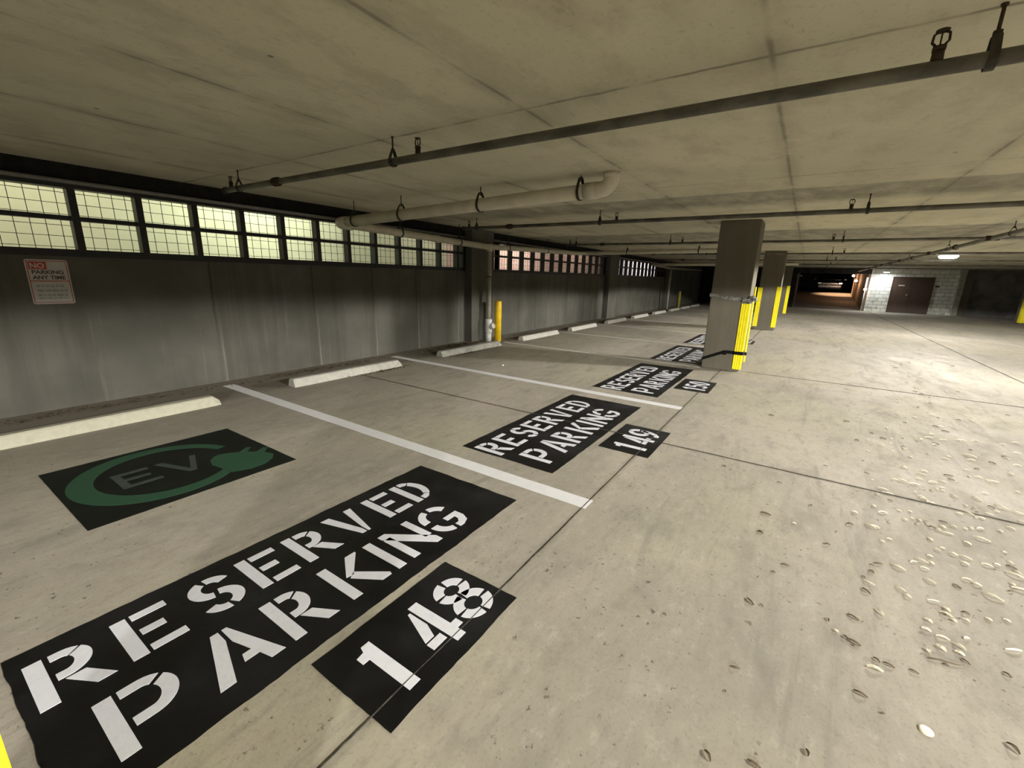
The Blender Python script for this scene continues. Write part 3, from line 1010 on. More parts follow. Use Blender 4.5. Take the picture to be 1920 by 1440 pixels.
# charging stall emblem: ring of cable ending in a plug, with the two letters
ev = empty('ev_charging_marking', (0.495, 3.234, 0))
tag(ev, 'black floor panel with dark green plug ring around the letters EV', 'floor sign')
panel(0, 0, 1.254, 1.179, ev, 'paint_green_black', 3, 0.002, 'dark_panel')
b = MB()
n = 48
outer, inner = [], []
for i in range(n + 1):
    a = math.radians(14 + (316 - 14) * i / n)
    # ring is thickest on the left and thins towards its free end
    th = 0.105 - 0.035 * math.cos(a) if a > math.radians(60) else 0.07 + 0.03 * (a - math.radians(14))
    ox, oy = 0.545, 0.600
    rx, ry = 0.510, 0.528
    outer.append((ox + rx * math.cos(a), oy + ry * math.sin(a)))
    inner.append((ox + (rx - th) * math.cos(a), oy + (ry - th) * math.sin(a)))
b.prism(outer + inner[::-1], 0.0021, 0.0034)
b.build('cable_ring', 'paint_green', ev)
plug = [(.845, .150), (.807, .396), (.835, .500), (.885, .560), (.940, .572), (1.000, .545), (1.050, .502), (1.135, .560), (1.165, .535),
        (1.095, .462), (1.140, .400), (1.222, .452), (1.250, .425), (1.178, .345), (1.205, .250), (1.150, .165), (1.062, .110), (.960, .100)]
b = MB().prism(plug, 0.0034, 0.0042)
b.build('plug', 'paint_green', ev)
b = MB()
for P in (rect(.285, .449, .335, .753), rect(.335, .449, .515, .492), rect(.335, .582, .480, .622), rect(.335, .708, .500, .753)):
    b.prism(P, 0.0021, 0.0032)
b.prism([(.545, .745), (.600, .745), (.690, .475), (.775, .735), (.815, .730), (.715, .420), (.665, .420)], 0.0021, 0.0032)
b.build('letters', 'paint_grey_green', ev)

# ------------------------------------------------------------------ pipes
def sprinkler_head(parent, x, y, z):
    """upright head standing on the pipe"""
    b = MB()
    b.tube([(x, y, z), (x, y, z + 0.035)], [0.020, 0.018], 10)
    b.tube([(x, y, z + 0.035), (x, y, z + 0.050)], 0.022, 6)
    for s in (-1, 1):
        b.tube([(x, y + s * 0.010, z + 0.050), (x, y + s * 0.024, z + 0.066), (x, y + s * 0.022, z + 0.090), (x, y + s * 0.006, z + 0.100)], 0.0045, 7)
    b.tube([(x, y, z + 0.052), (x, y, z + 0.098)], 0.003, 6)
    b.tube([(x, y, z + 0.098), (x, y, z + 0.103)], [0.020, 0.021], 14)
    return b.build('sprinkler_head', 'rusty_steel', parent)


def hanger(x, y, z, axis, label, r=0.027, group='hangers of the sprinkler pipes'):
    h = empty('pipe_hanger', (x, y, CEIL))
    tag(h, label, 'pipe hanger', group)
    MB().tube([(0, 0, 0), (0, 0, z + r + 0.045 - CEIL)], 0.006, 8).build('rod', 'rusty_steel', h)
    zz = z - CEIL
    ax = Vector(axis)
    sd = Vector((-ax.y, ax.x, 0))
    b = MB()
    w_ = 0.014
    R = r + 0.006
    P = []
    for k in range(17):
        a = -PI / 2 + 2 * PI * k / 16
        P.append((math.cos(a) * R, math.sin(a) * R))
    top = R + 0.04
    loop = [(-0.008, top), (-R, 0.012)] + [(math.cos(PI + PI * k / 10) * R, math.sin(PI + PI * k / 10) * R) for k in range(11)] + [(R, 0.012), (0.008, top)]
    bm = b.bm
    rows = []
    for (u, v_) in loop:
        q1 = sd * u
        rows.append([bm.verts.new((q1.x + ax.x * s, q1.y + ax.y * s, zz + v_)) for s in (-w_, w_)])
    for A, B in zip(rows, rows[1:]):
        bm.faces.new((A[0], A[1], B[1], B[0]))
    o = b.build('clevis', 'dark_iron', h)
    md = o.modifiers.new('thick', 'SOLIDIFY'); md.thickness = 0.004; md.offset = 1
    MB().tube([(0, 0, zz + top - 0.012), (0, 0, zz + top + 0.015)], 0.014, 6).build('nut', 'rusty_steel', h)
    MB().tube([(0, 0, -0.008), (0, 0, 0)], 0.011, 8).build('anchor', 'rusty_steel', h)
    return h


ZP = 2.30
BR = [(2.43, 'nearest sprinkler pipe, the thick one crossing the whole ceiling', 'nearest sprinkler pipe'),
      (6.38, 'second sprinkler pipe, passing in front of the nearest column head', 'second sprinkler pipe'),
      (10.45, 'third sprinkler pipe, just beyond the nearest column', 'third sprinkler pipe'),
      (14.75, 'fourth sprinkler pipe, crossing before the second column', 'fourth sprinkler pipe'),
      (18.9, 'fifth sprinkler pipe, just beyond the second column', 'fifth sprinkler pipe'),
      (23.0, 'sixth sprinkler pipe, before the third column', 'sixth sprinkler pipe'),
      (27.2, 'seventh and farthest sprinkler pipe, beyond the third column', 'farthest sprinkler pipe')]
for i, (x, lb, nm) in enumerate(BR):
    rt = empty('sprinkler_pipe', (x, 0, ZP))
    tag(rt, lb, 'sprinkler pipe', 'sprinkler pipes across the ceiling')
    rr = 0.027 if i < 2 else 0.024
    MB().tube([(0, 5.32, 0), (0, -13.5, 0)], rr, 16).build('pipe', 'sprinkler_grey', rt)
    b = MB().tube([(0, 4.40, 0), (0, 4.37, 0), (0, 4.31, 0), (0, 4.28, 0)], [rr + .006, rr + .014, rr + .014, rr + .006], 14)
    b.build('coupling', 'rusty_steel', rt)
    b = MB().tube([(0, 5.32, 0), (0, 5.36, 0)], rr + 0.008, 12)
    b.build('end_cap', 'rusty_steel', rt)
    for hy, ny in ((2.72, 2.46), (-0.42, -0.27)) if i < 3 else ((2.72, 2.46), (-0.42, -0.67)):
        sprinkler_head(rt, 0, ny, rr - 0.004)
        if i < 5:
            hanger(x, hy, ZP, (0, 1, 0), 'rod hanger of the ' + nm + (', between the window wall and the column line' if hy > 1 else ', on the aisle side of the column line'), rr)
    if i < 3:
        sprinkler_head(rt, 0, 5.22, rr - 0.004)
        hanger(x, 5.05, ZP, (0, 1, 0), 'rod hanger of the ' + nm + ', nearest the window wall', rr)
    # tee on the main
    MB().tube([(0, -2.30, 0), (0, -2.46, 0)], rr + 0.016, 12).build('tee', 'rusty_steel', rt)
mp_ = empty('sprinkler_main', (0, -2.38, ZP))
tag(mp_, 'long sprinkler main running away over the aisle at upper right', 'sprinkler pipe')
MB().tube([(-16, 0, 0.0), (33.5, 0, 0.0)], 0.036, 16).build('pipe', 'sprinkler_grey', mp_)
for cx_ in (8.9, 12.6, 17.0, 21.0, 25.2):
    MB().tube([(cx_ - 0.05, 0, 0), (cx_ - 0.04, 0, 0), (cx_ + 0.04, 0, 0), (cx_ + 0.05, 0, 0)], [0.04, 0.052, 0.052, 0.04], 14).build('coupling', 'rusty_steel', mp_)
for cx_, lb in ((9.6, 'nearest hanger of the sprinkler main over the aisle'), (13.2, 'second hanger of the sprinkler main over the aisle'),
                (17.6, 'third hanger of the sprinkler main, beside the ceiling lamp'), (21.8, 'farthest hanger of the sprinkler main over the aisle')):
    hanger(cx_, -2.38, ZP, (1, 0, 0), lb, 0.036, 'hangers of the sprinkler main')

# drain pipe: elbow from the slab, run to the wall, along it, down the riser
def bend(p, q, r, k=7, rad=0.13):
    """rounded polyline through p, corner q, r"""
    p, q, r = map(Vector, (p, q, r))
    a = q + (p - q).normalized() * rad
    c = q + (r - q).normalized() * rad
    out = []
    for i in range(k + 1):
        t = i / k
        out.append(a * (1 - t) ** 2 + q * 2 * t * (1 - t) + c * t * t)
    return out


PR = 0.070
dr = empty('drain_pipe', (4.2, 1.70, CEIL))
tag(dr, 'cream drain pipe from the ceiling elbow along the grilles with its riser at the bollard', 'drain pipe')
def off(pts, o): return [Vector(p) - Vector(o) for p in pts]
O1 = (4.2, 1.70, CEIL)
el = [(4.2, 1.70, CEIL)] + bend((4.2, 1.70, CEIL), (4.2, 1.70, 2.325), (4.2, 2.4, 2.323), 9, 0.125) + [(4.2, 1.96, 2.3235)]
MB().tube(off(el, O1), PR + 0.002, 20).build('ceiling_elbow', 'pvc_cream', dr)
MB().tube(off([(4.2, 1.70, CEIL), (4.2, 1.70, CEIL - 0.05)], O1), PR + 0.010, 20).build('collar', 'pvc_cream', dr)
MB().tube(off([(4.2, 1.84, 2.324), (4.2, 1.965, 2.322)], O1), PR + 0.009, 20).build('collar', 'pvc_cream', dr)
MB().tube(off([(4.2, 1.9, 2.3235), (4.2, 5.80, 2.19)], O1), PR, 20).build('run_to_wall', 'pvc_cream', dr)
cn = bend((4.2, 5.6, 2.195), (4.2, 5.98, 2.185), (4.8, 5.98, 2.182), 9, 0.17)
MB().tube(off([(4.2, 5.72, 2.192)] + cn + [(4.46, 5.98, 2.183)], O1), PR + 0.008, 20).build('wall_elbow', 'pvc_cream', dr)
MB().tube(off([(4.40, 5.98, 2.183), (7.98, 5.98, 2.095)], O1), 0.062, 20).build('run_along_wall', 'pvc_cream', dr)
for jx in (6.35,):
    MB().tube(off([(jx - 0.06, 5.98, 2.183 - (jx - 4.4) * .0246), (jx + 0.06, 5.98, 2.183 - (jx - 4.3) * .0246)], O1), 0.069, 18).build('collar', 'pvc_cream', dr)
RX, RY, RZ = 8.02 - 4.2, 5.98 - 1.70, -CEIL
_cnt = {}
def riser(mb, name, mat):
    return mb.build(name, mat, dr, (RX, RY, RZ))
riser(MB().tube([(0, 0, 0.50), (0, 0, 2.05)], 0.052, 20), 'riser_pipe', 'pvc_dirty')
riser(MB().tube([(0, 0, 2.0), (0, 0, 2.16)], 0.066, 20), 'tee', 'pvc_cream')
b = MB().tube([(0, 0, 0), (0, 0, 0.20)], 0.070, 20)
riser(b, 'base_pipe', 'pvc_white')
b = MB().tube([(0, 0, 0.20), (0, 0, 0.215), (0, 0, 0.44), (0, 0, 0.50), (0, 0, 0.52)], [0.074, 0.082, 0.080, 0.082, 0.07], 22)
riser(b, 'cleanout_body', 'pvc_white')
b = MB().tube([(0.0, 0, 0.30), (0.0, -0.09, 0.345), (0.0, -0.13, 0.365)], [0.05, 0.055, 0.06], 18)
riser(b, 'cleanout_branch', 'pvc_white')
b = MB().ring((0.0, -0.135, 0.368), (0.0, -0.92, 0.38), 0.052, 0.014, 24, 8)
b.tube([(0.0, -0.12, 0.362), (0.0, -0.138, 0.370)], 0.030, 6)
riser(b, 'cleanout_cap', 'pvc_white')
riser(MB().tube([(0, 0, 1.45), (0, 0, 1.47)], 0.058, 18), 'joint_ring', 'dark_iron')
p2 = [(8.06, 5.98, 2.100), (9.3, 5.98, 2.135), (11.3, 5.98, 2.18)] + [(12.6, 5.98, 2.215)] + bend((12.6, 5.98, 2.22), (13.0, 5.98, 2.235), (13.0, 5.4, 2.24), 7, 0.16) + [(13.0, 4.0, 2.265), (13.0, 1.7, 2.30)]
MB().tube(off(p2, O1), 0.058, 18).build('far_run', 'pvc_cream', dr)
d3 = empty('drain_pipe', (20.2, 5.95, 2.14))
tag(d3, 'pale drain pipe crossing beyond the third grille towards the second column', 'drain pipe')
MB().tube(off([(20.2, 5.95, 2.14), (20.2, 4.6, 2.16), (20.2, 0.4, 2.22)], (20.2, 5.95, 2.14)), 0.058, 16).build('pipe', 'pvc_cream', d3)
MB().tube(off([(20.2, 5.95, 2.14), (23.3, 5.95, 2.07), (31.0, 5.9, 2.16)], (20.2, 5.95, 2.14)), 0.055, 16).build('pipe', 'pvc_dirty', d3)
MB().tube([(3.15, -.05, -2.14), (3.15, -.05, -.06)], 0.062, 16).build('riser_pipe', 'pvc_dirty', d3)

# ring hangers of the drain
def ring_hanger(x, y, z, pr_, axis, label, tall=0.075):
    h = empty('pipe_hanger', (x, y, CEIL))
    tag(h, label, 'pipe hanger', 'ring hangers of the drain pipes')
    zz = z - CEIL
    ax = Vector(axis); sd = Vector((-ax.y, ax.x, 0))
    R = pr_ + 0.006
    topz = zz + R + 0.055
    b = MB(); bm = b.bm
    loop = []
    for k in range(29):
        a = 2 * PI * k / 28
        u = math.sin(a) * (R if math.cos(a) < 0 else R * 0.72 + R * 0.28 * (1 - math.cos(a)))
        v_ = -math.cos(a)
        zc = zz - math.cos(a) * R if math.cos(a) > 0 else zz - math.cos(a) * (R + 0.055)
        loop.append((math.sin(a) * R * (1.0 if math.cos(a) > 0 else (1 - 0.35 * (-math.cos(a)))), zc))
    rows = []
    for u, v_ in loop[:-1]:
        q1 = sd * u
        rows.append([bm.verts.new((q1.x + ax.x * s, q1.y + ax.y * s, v_)) for s in (-0.014, 0.014)])
    for i in range(len(rows)):
        A = rows[i]; B = rows[(i + 1) % len(rows)]
        bm.faces.new((A[0], A[1], B[1], B[0]))
    o = b.build('ring', 'dark_iron', h)
    md = o.modifiers.new('thick', 'SOLIDIFY'); md.thickness = 0.006; md.offset = 1
    MB().tube([(0, 0, 0), (0, 0, topz - 0.035)], 0.006, 8).build('rod', 'dark_iron', h)
    return h

for x, y, z, lb in ((4.2, 2.02, 2.322, 'ring hanger beside the ceiling elbow of the cream drain pipe'),
                    (4.2, 3.27, 2.277, 'middle ring hanger of the cream drain pipe'),
                    (4.2, 4.58, 2.233, 'ring hanger of the cream drain pipe between middle and window wall'),
                    (4.2, 5.55, 2.200, 'ring hanger of the cream drain pipe next to the wall elbow')):
    ring_hanger(x, y, z, PR, (0, 1, 0), lb)
for x, z, lb in ((5.45, 2.157, 'hanger of the wall drain pipe between elbow and pilaster'), (7.0, 2.119, 'hanger of the wall drain pipe just before the first pilaster'),
                 (8.75, 2.122, 'hanger of the drain pipe just past the riser'), (10.6, 2.165, 'hanger of the drain pipe over the middle of the second grille')):
    ring_hanger(x, 5.98, z, 0.062 if x < 8 else 0.058, (1, 0, 0), lb)
for y, z, lb in ((4.6, 2.255, 'ring hanger of the far crossing drain pipe, window side'), (2.6, 2.286, 'ring hanger of the far crossing drain pipe, column side')):
    ring_hanger(13.0, y, z, 0.058, (0, 1, 0), lb)

# ------------------------------------------------------------------ luminaires
def luminaire(x, y, label):
    r = empty('ceiling_lamp', (x, y, CEIL))
    tag(r, label, 'lamp', 'garage ceiling lamps')
    b = MB().loft([[(-.20, -.20, -.0), (.20, -.20, -.0), (.20, .20, -.0), (-.20, .20, -.0)],
                   [(-.20, -.20, -.045), (.20, -.20, -.045), (.20, .20, -.045), (-.20, .20, -.045)]])
    b.build('housing', 'housing_white', r)
    b = MB().loft([[(-.185, -.185, -.0455), (.185, -.185, -.0455), (.185, .185, -.0455), (-.185, .185, -.0455)],
                   [(-.19, -.19, -.08), (.19, -.19, -.08), (.19, .19, -.08), (-.19, .19, -.08)],
                   [(-.15, -.15, -.125), (.15, -.15, -.125), (.15, .15, -.125), (-.15, .15, -.125)]])
    b.build('lens', 'lens_glow', r)
    return r

for lx_, lb in zip(LAMP_X, ('ceiling lamp far behind the camera', 'ceiling lamp behind the camera', 'ceiling lamp over the aisle right of the camera',
                            'ceiling lamp over the aisle, out of frame on the right', 'bright white ceiling lamp over the aisle before the block wall')):
    luminaire(lx_, LAMP_Y, lb)
wp = empty('wall_pack_lamp', (XB - 0.005, -3.66, 2.27))
tag(wp, 'small bright lamp on the white block wall over the brown doors', 'lamp')
MB().box(-0.56, -0.34, -0.13, 0.13, 0.0, 0.07, 0.01).build('housing', 'housing_white', wp)
MB().box(-0.345, 0.0, -0.02, 0.02, 0.02, 0.06).build('bracket', 'housing_white', wp)
MB().box(-0.55, -0.35, -0.12, 0.12, -0.035, -0.001, 0.008).build('lens', 'wall_pack_glow', wp)
for gx, gz, lb in ((38.5, 1.72, 'lower globe lantern on the ramp wall'), (41.5, 2.1, 'upper globe lantern on the ramp wall, farther out')):
    r = empty('wall_lantern', (gx, -2.95, gz))
    tag(r, lb, 'lantern', 'globe lanterns on the ramp wall')
    MB().tube([(0, 0, -.06), (0, .18, -.06), (0, .22, -.02)], 0.02, 8).build('bracket', 'black_steel', r)
    b = MB(); bmesh.ops.create_uvsphere(b.bm, u_segments=16, v_segments=10, radius=0.085, matrix=Matrix.Translation((0, .22, .07)))
    for f in b.bm.faces: f.smooth = True
    b.build('globe', 'lantern_glow', r)
r = empty('post_lantern', (33.35, -2.88, 0))
tag(r, 'thin post with glowing tube and small globe at the ramp corner', 'lantern')
MB().tube([(0, 0, 0), (0, 0, 1.2)], 0.02, 10).build('post', 'housing_white', r)
MB().tube([(0, 0, 1.36), (0, 0, 1.95)], 0.035, 10).build('light_tube', 'tube_glow', r)
b = MB(); bmesh.ops.create_uvsphere(b.bm, u_segments=16, v_segments=10, radius=0.075, matrix=Matrix.Translation((0, 0.0, 1.27)))
for f in b.bm.faces: f.smooth = True
b.build('globe', 'lantern_glow', r)
# slim pipe at the left of the ramp mouth
r = empty('gate_post', (33.45, 0.56, 0))
tag(r, 'slim grey pipe with small camera box left of the ramp mouth', 'post')
MB().tube([(0, 0, 0), (0, -0.02, 1.2), (0, 0.03, 2.0)], 0.022, 10).build('pole', 'conduit_grey', r)
MB().box(-0.06, 0.06, -0.20, 0.06, 1.93, 2.02, 0.01).build('box', 'conduit_grey', r)

# ------------------------------------------------------------------ no parking sign
sg = empty('no_parking_sign', (1.13, WY, 1.31))
tag(sg, 'white and red no parking sign on the grey wall below the nearest grille', 'sign')
def rbox(x0, x1, z0, z1, y0, y1, name, mat, rad=0.0):
    b = MB()
    pts = []
    if rad:
        for cx_, cz_, a0 in ((x1 - rad, z1 - rad, 0), (x0 + rad, z1 - rad, 90), (x0 + rad, z0 + rad, 180), (x1 - rad, z0 + rad, 270)):
            for k in range(5):
                a = math.radians(a0 + k * 22.5)
                pts.append((cx_ + rad * math.cos(a), cz_ + rad * math.sin(a)))
    else:
        pts = [(x0, z0), (x1, z0), (x1, z1), (x0, z1)]
    b.loft([[(x, y0, z) for x, z in pts], [(x, y1, z) for x, z in pts]])
    return b.build(name, mat, sg)
rbox(-0.152, 0.152, -0.218, 0.218, -0.006, -0.0005, 'plate', 'sign_white', 0.02)
b = MB()
for a in ((-.142, .142, .200, .206), (-.142, .142, -.206, -.200), (-.142, -.136, -.2, .2), (.136, .142, -.2, .2), (-.136, .136, .004, .012)):
    b.box(a[0], a[1], -.0075, -.0058, a[2], a[3])
b.build('border', 'sign_red', sg)
rbox(-.130, -.005, .122, .194, -.0078, -.0058, 'red_box', 'sign_red')
def text(s, x, z, size, mat, name, wid=None, y=-.0062, bold=0.0):
    cu = bpy.data.curves.new(name, 'FONT')
    cu.body = s; cu.size = size; cu.extrude = 0.0012; cu.offset = bold
    cu.align_x = 'LEFT'
    tmp = bpy.data.objects.new('tmp', cu); C.objects.link(tmp)
    bpy.context.view_layer.update()
    me = bpy.data.meshes.new_from_object(tmp)
    bpy.data.objects.remove(tmp)
    xs = [v.co.x for v in me.vertices]
    k = (wid / (max(xs) - min(xs))) if wid else 1
    for v in me.vertices:
        v.co = Vector(((v.co.x - min(xs)) * k, -v.co.z, v.co.y))
    me.materials.clear(); me.materials.append(MATS[mat])
    o = bpy.data.objects.new(name, me); C.objects.link(o)
    o.parent = sg; o.location = (x, y, z)
    return o
text('NO', -.120, .134, .068, 'sign_white', 'no_lettering', .100, -.0080, .0022)
text('PARKING', -.115, .078, .050, 'sign_dark', 'parking_lettering', .225, bold=.0015)
text('ANY TIME', -.118, .026, .050, 'sign_dark', 'any_time_lettering', .235, bold=.0015)
b = MB()
rnd = random.Random(4)
for r_, z in enumerate((-.040, -.085, -.130, -.160)):
    x = -.105
    while x < .095:
        L = rnd.uniform(.018, .05)
        b.box(x, min(x + L, .11), -.0072, -.0058, z - (.011 if r_ < 3 else .006), z + (.011 if r_ < 3 else .006))
        x += L + .009
b.build('small_print', 'sign_print', sg)

# ------------------------------------------------------------------ parked car on the street
car = empty('car', (45.6, -1.55, 0.86))
tag(car, 'dark car parked crosswise in the dark beyond the ramp', 'car')
def carbody():
    # seen head on: nose towards the garage, length along x
    b = MB()
    secs = []
    for x, hw, zb, zt in ((0.0, .78, .35, .72), (0.10, .88, .24, .86), (0.5, .93, .20, .96), (1.15, .95, .20, 1.02), (2.2, .96, .20, 1.0), (3.6, .96, .2, 1.02), (4.3, .93, .22, .98), (4.6, .84, .34, .80)):
        secs.append([(x, -hw * .94, zb), (x, hw * .94, zb), (x, hw, (zb + zt) / 2), (x, hw * .97, zt - .10), (x, hw * .86, zt), (x, -hw * .86, zt), (x, -hw * .97, zt - .10), (x, -hw, (zb + zt) / 2)])
    b.loft(secs)
    return b
carbody().build('body', 'car_black', car)
secs = []
for x, hw, zt in ((1.15, .80, 1.03), (1.75, .70, 1.52), (2.2, .68, 1.60), (3.4, .68, 1.60), (4.2, .76, 1.04)):
    secs.append([(x, -hw - (.1 if zt > 1.3 else 0), 1.0), (x, hw + (.1 if zt > 1.3 else 0), 1.0), (x, hw, zt), (x, -hw, zt)])
MB().loft(secs).build('cabin', 'car_glass', car)
b = MB().box(1.9, 3.5, -.66, .66, 1.595, 1.63, .01); b.build('car_roof', 'car_black', car)
for s in (-1, 1):
    for x in (.85, 3.75):
        b = MB().tube([(x, s * .72, .33), (x, s * .74, .33), (x, s * .93, .33), (x, s * .95, .33)], [.27, .33, .33, .27], 20)
        b.build('wheel', 'tyre_black', car)
        MB().tube([(x, s * .90, .33), (x, s * .957, .33)], .19, 14).build('hub', 'chrome', car)
    MB().box(-.03, .12, s * .72 - .13, s * .72 + .13, .66, .80, .02).build('headlight', 'chrome', car)
    MB().box(1.0, 1.16, s * 1.05 - .09, s * 1.05 + .09, .98, 1.12, .02).build('wing_mirror', 'car_black', car)
MB().box(-.035, .02, -.52, .52, .70, .74, .008).build('grille_bar', 'chrome', car)
MB().box(-.06, .04, -.80, .80, .46, .50, .01).build('bumper_trim', 'chrome', car)
MB().box(-.075, -.055, -.16, .16, .52, .62, .004).build('licence_plate', 'sign_white', car)

# ------------------------------------------------------------------ litter on the floor
CHIPS=[(6.68,-1.15),(6.97,-1.5),(6.69,-1.3),(6.93,-1.83),(6.44,-1.6),(6.41,-1.47),(5.95,-0.97),(6.01,-1.33),(5.85,-1.28),(5.94,-1.42),(5.86,-1.39),(5.71,-1.2),(5.34,-0.74),(5.94,-1.52),(5.95,-1.55),(6.03,-1.65),(6.04,-1.67),(5.24,-0.84),(5.28,-1.01),(5.61,-1.28),(4.97,-0.71),(5.12,-0.91),(5.24,-1.18),(5.04,-1.02),(5.2,-1.28),(5.28,-1.32),(5.43,-1.49),(5.29,-1.47),(6.08,-1.87),(6.21,-1.99),(5.81,-1.89),(5.57,-1.76),(5.39,-1.78),(4.7,-0.93),(4.71,-1.06),(4.62,-1.03),(4.48,-0.99),(4.35,-0.87),(4.34,-0.82),(4.22,-0.67),(4.96,-1.37),(5.09,-1.66),(4.8,-1.35),(4.83,-1.41),(4.79,-1.48),(4.46,-1.07),(4.54,-1.14),(4.38,-1.11),(4.32,-1.1),(4.27,-1.03),(4.07,-0.72),(4.33,-0.94),(4,-0.74),(4.08,-0.94),(4.05,-0.95),(4.01,-0.97),(4,-0.99),(4.25,-1.15),(4.3,-1.28),(4.46,-1.36),(4.65,-1.58),(4.23,-1.39),(4.1,-1.18),(4.19,-1.46),(3.5,-0.51),(3.69,-0.63),(3.61,-0.67),(3.72,-0.77),(3.75,-0.83),(3.92,-1.11),(3.97,-1.17),(3.92,-1.19),(3.93,-1.22),(4.04,-1.28),(3.59,-0.78),(3.64,-0.86),(3.49,-0.69),(3.57,-0.84),(3.62,-0.97),(3.62,-0.9),(3.56,-0.94),(3.54,-0.98),(3.67,-1.03),(3.68,-1.09),(3.71,-1.12),(3.74,-1.17),(3.87,-1.34),(4.03,-1.43),(3.35,-0.58),(3.35,-0.6),(3.17,-0.62),(3.23,-0.66),(3.38,-0.87),(3.58,-1.14),(3.46,-1.05),(3.26,-0.88),(3.3,-0.91),(3.26,-0.95),(3.02,-0.74),(3.07,-0.78),(3.15,-0.83),(3.07,-0.82),(2.91,-0.66),(2.98,-0.78),(3.18,-0.98),(3.26,-1),(3.23,-1.08),(3.27,-1.13),(3.35,-1.2),(3.24,-1.2),(3.2,-1.18),(2.65,-0.51),(2.86,-0.78),(2.69,-0.64),(2.64,-0.66),(2.67,-0.76),(2.63,-0.8),(2.55,-0.81),(2.59,-0.86),(2.48,-0.71),(2.99,-0.95),(2.97,-0.98),(2.89,-1.02),(3.08,-1.14),(3.05,-1.16),(2.66,-0.95),(2.7,-1.02),(2.4,-0.69),(2.38,-0.74),(2.44,-0.83),(2.25,-0.67),(2.3,-0.72),(2.36,-0.79),(2.31,-0.78),(2.47,-0.98),(2.41,-0.53),(2,-0.47),(2.15,-0.35),(2.58,-0.79),(12.71,-2.09),(12.24,-2.2),(11.88,-1.97),(11.62,-1.96),(11.27,-1.8),(10.87,-1.64),(11.86,-2.34),(12.25,-2.64),(10.72,-2.01),(10.42,-1.94),(10.2,-1.9),(9.81,-1.7),(10.15,-2.06),(9.82,-1.84),(9.5,-1.78),(9.33,-1.76),(8.76,-1.62),(8.7,-1.65),(10.9,-2.68),(9.14,-2.21),(8.74,-1.96),(11.02,-2.31),(12.84,-1.91)]
LEAVES=[(4.63,-1.21),(5.05,-1.45),(5.33,-1.61),(5.62,-1.15),(5.52,-0.88),(6.34,-1.16),(6.4,-1.43),(5.65,-1.05),(5.66,-1.3),(7.57,-2.29),(7.68,-1.6),(7.3,-1.42),(5.97,-0.61),(5.27,-0.65),(4.35,-0.65),(4.03,-1.22),(5.61,-1.76),(3.29,-0.47),(3.87,-0.74),(4.66,-0.65),(3.71,-0.99),(3.57,-0.91),(6.91,-1.72),(6.85,-1.53),(6.24,-1.48),(5.34,-1.01),(4.19,-1.33),(5.64,-1.54),(4.72,-1.21),(5.63,-0.8),(2.88,-0.57),(2.77,-0.53),(2.89,-0.89),(2.65,-0.87),(2.08,-0.6),(2.13,-0.38),(2.12,-0.41),(2.06,-0.48),(2.06,-0.52),(2.58,-0.78),(3.29,-1.19),(3,-1.11),(2.56,-0.49),(2.69,-0.49),(2.3,-0.42),(2.28,-0.91),(2.27,-0.79),(1.46,-0.24),(1.32,-0.1),(1.88,-0.82),(1.83,-0.41),(1.78,-0.47),(2.13,-0.01),(1.26,0.03),(2.84,0),(2.45,-0.09),(2.56,-0.14),(2.93,-0.34),(1.68,-0),(2.21,-0.32),(10.68,-1.63),(11.73,-2.62),(9.12,-1.57),(8.11,-1.67),(8.44,-1.57),(8.28,-1.61),(8.86,-2.11),(5.18,-0.08),(5.68,0.11),(3.77,0.34),(3.71,-0.06),(3.43,-0.26),(3.11,-0.01),(2.84,0),(4.32,-0.37)]

rnd = random.Random(21)


def chip_mesh(name, length, width, curl, mat, seed, thick=0.0016, n=7):
    """slender curled bark chip or leaf: tapered strip, arched up and bent"""
    r = random.Random(seed)
    b = MB(); bm = b.bm
    rows = []
    for i in range(n + 1):
        t = i / n
        x = (t - .5) * length
        wv = width * (math.sin(PI * (0.08 + 0.84 * t)) ** 0.7) * r.uniform(.85, 1.1)
        z = 0.0006 + curl * math.sin(PI * t) + r.uniform(0, .0008)
        y = 0.045 * length * math.sin(PI * t) * (1 if seed % 2 else -1)
        rows.append([(x, y - wv / 2, z + .0025), (x, y, z - 0.0004), (x, y + wv / 2, z + .003)])
    R = [[bm.verts.new(p) for p in row] for row in rows]
    R2 = [[bm.verts.new((p[0], p[1], p[2] + thick)) for p in row] for row in rows]
    for A, B in zip(R, R[1:]):
        for k in range(2): bm.faces.new((A[k], B[k], B[k + 1], A[k + 1]))
    for A, B in zip(R2, R2[1:]):
        for k in range(2): bm.faces.new((A[k], A[k + 1], B[k + 1], B[k]))
    for i in range(n):
        bm.faces.new((R[i][0], R2[i][0], R2[i + 1][0], R[i + 1][0]))
        bm.faces.new((R[i][2], R[i + 1][2], R2[i + 1][2], R2[i][2]))
    bmesh.ops.recalc_face_normals(bm, faces=bm.faces)
    me = bpy.data.meshes.new(name)
    bm.to_mesh(me); bm.free()
    me.materials.append(MATS[mat])
    return me


CM = [chip_mesh('bark_chip', L, W_, c, 'chip_tan', i) for i, (L, W_, c) in enumerate(
    ((.048, .008, .004), (.038, .009, .005), (.060, .008, .006), (.026, .014, .003), (.030, .009, .004), (.020, .012, .003)))]
DM = [chip_mesh('dead_leaf', L, W_, c, 'chip_dark', 10 + i) for i, (L, W_, c) in enumerate(
    ((.055, .020, .004), (.035, .014, .006), (.045, .012, .005), (.024, .014, .004)))]
DIRS = 0.0


def drop(me, name, x, y, label, cat, group, rot=None, s=1.0):
    o = bpy.data.objects.new(name, me)
    C.objects.link(o)
    o.location = (x, y, 0.0006)
    o.rotation_euler = (0, 0, rot if rot is not None else rnd.uniform(0, 2 * PI))
    o.scale = (s, s, s)
    tag(o, label, cat, group)
    return o


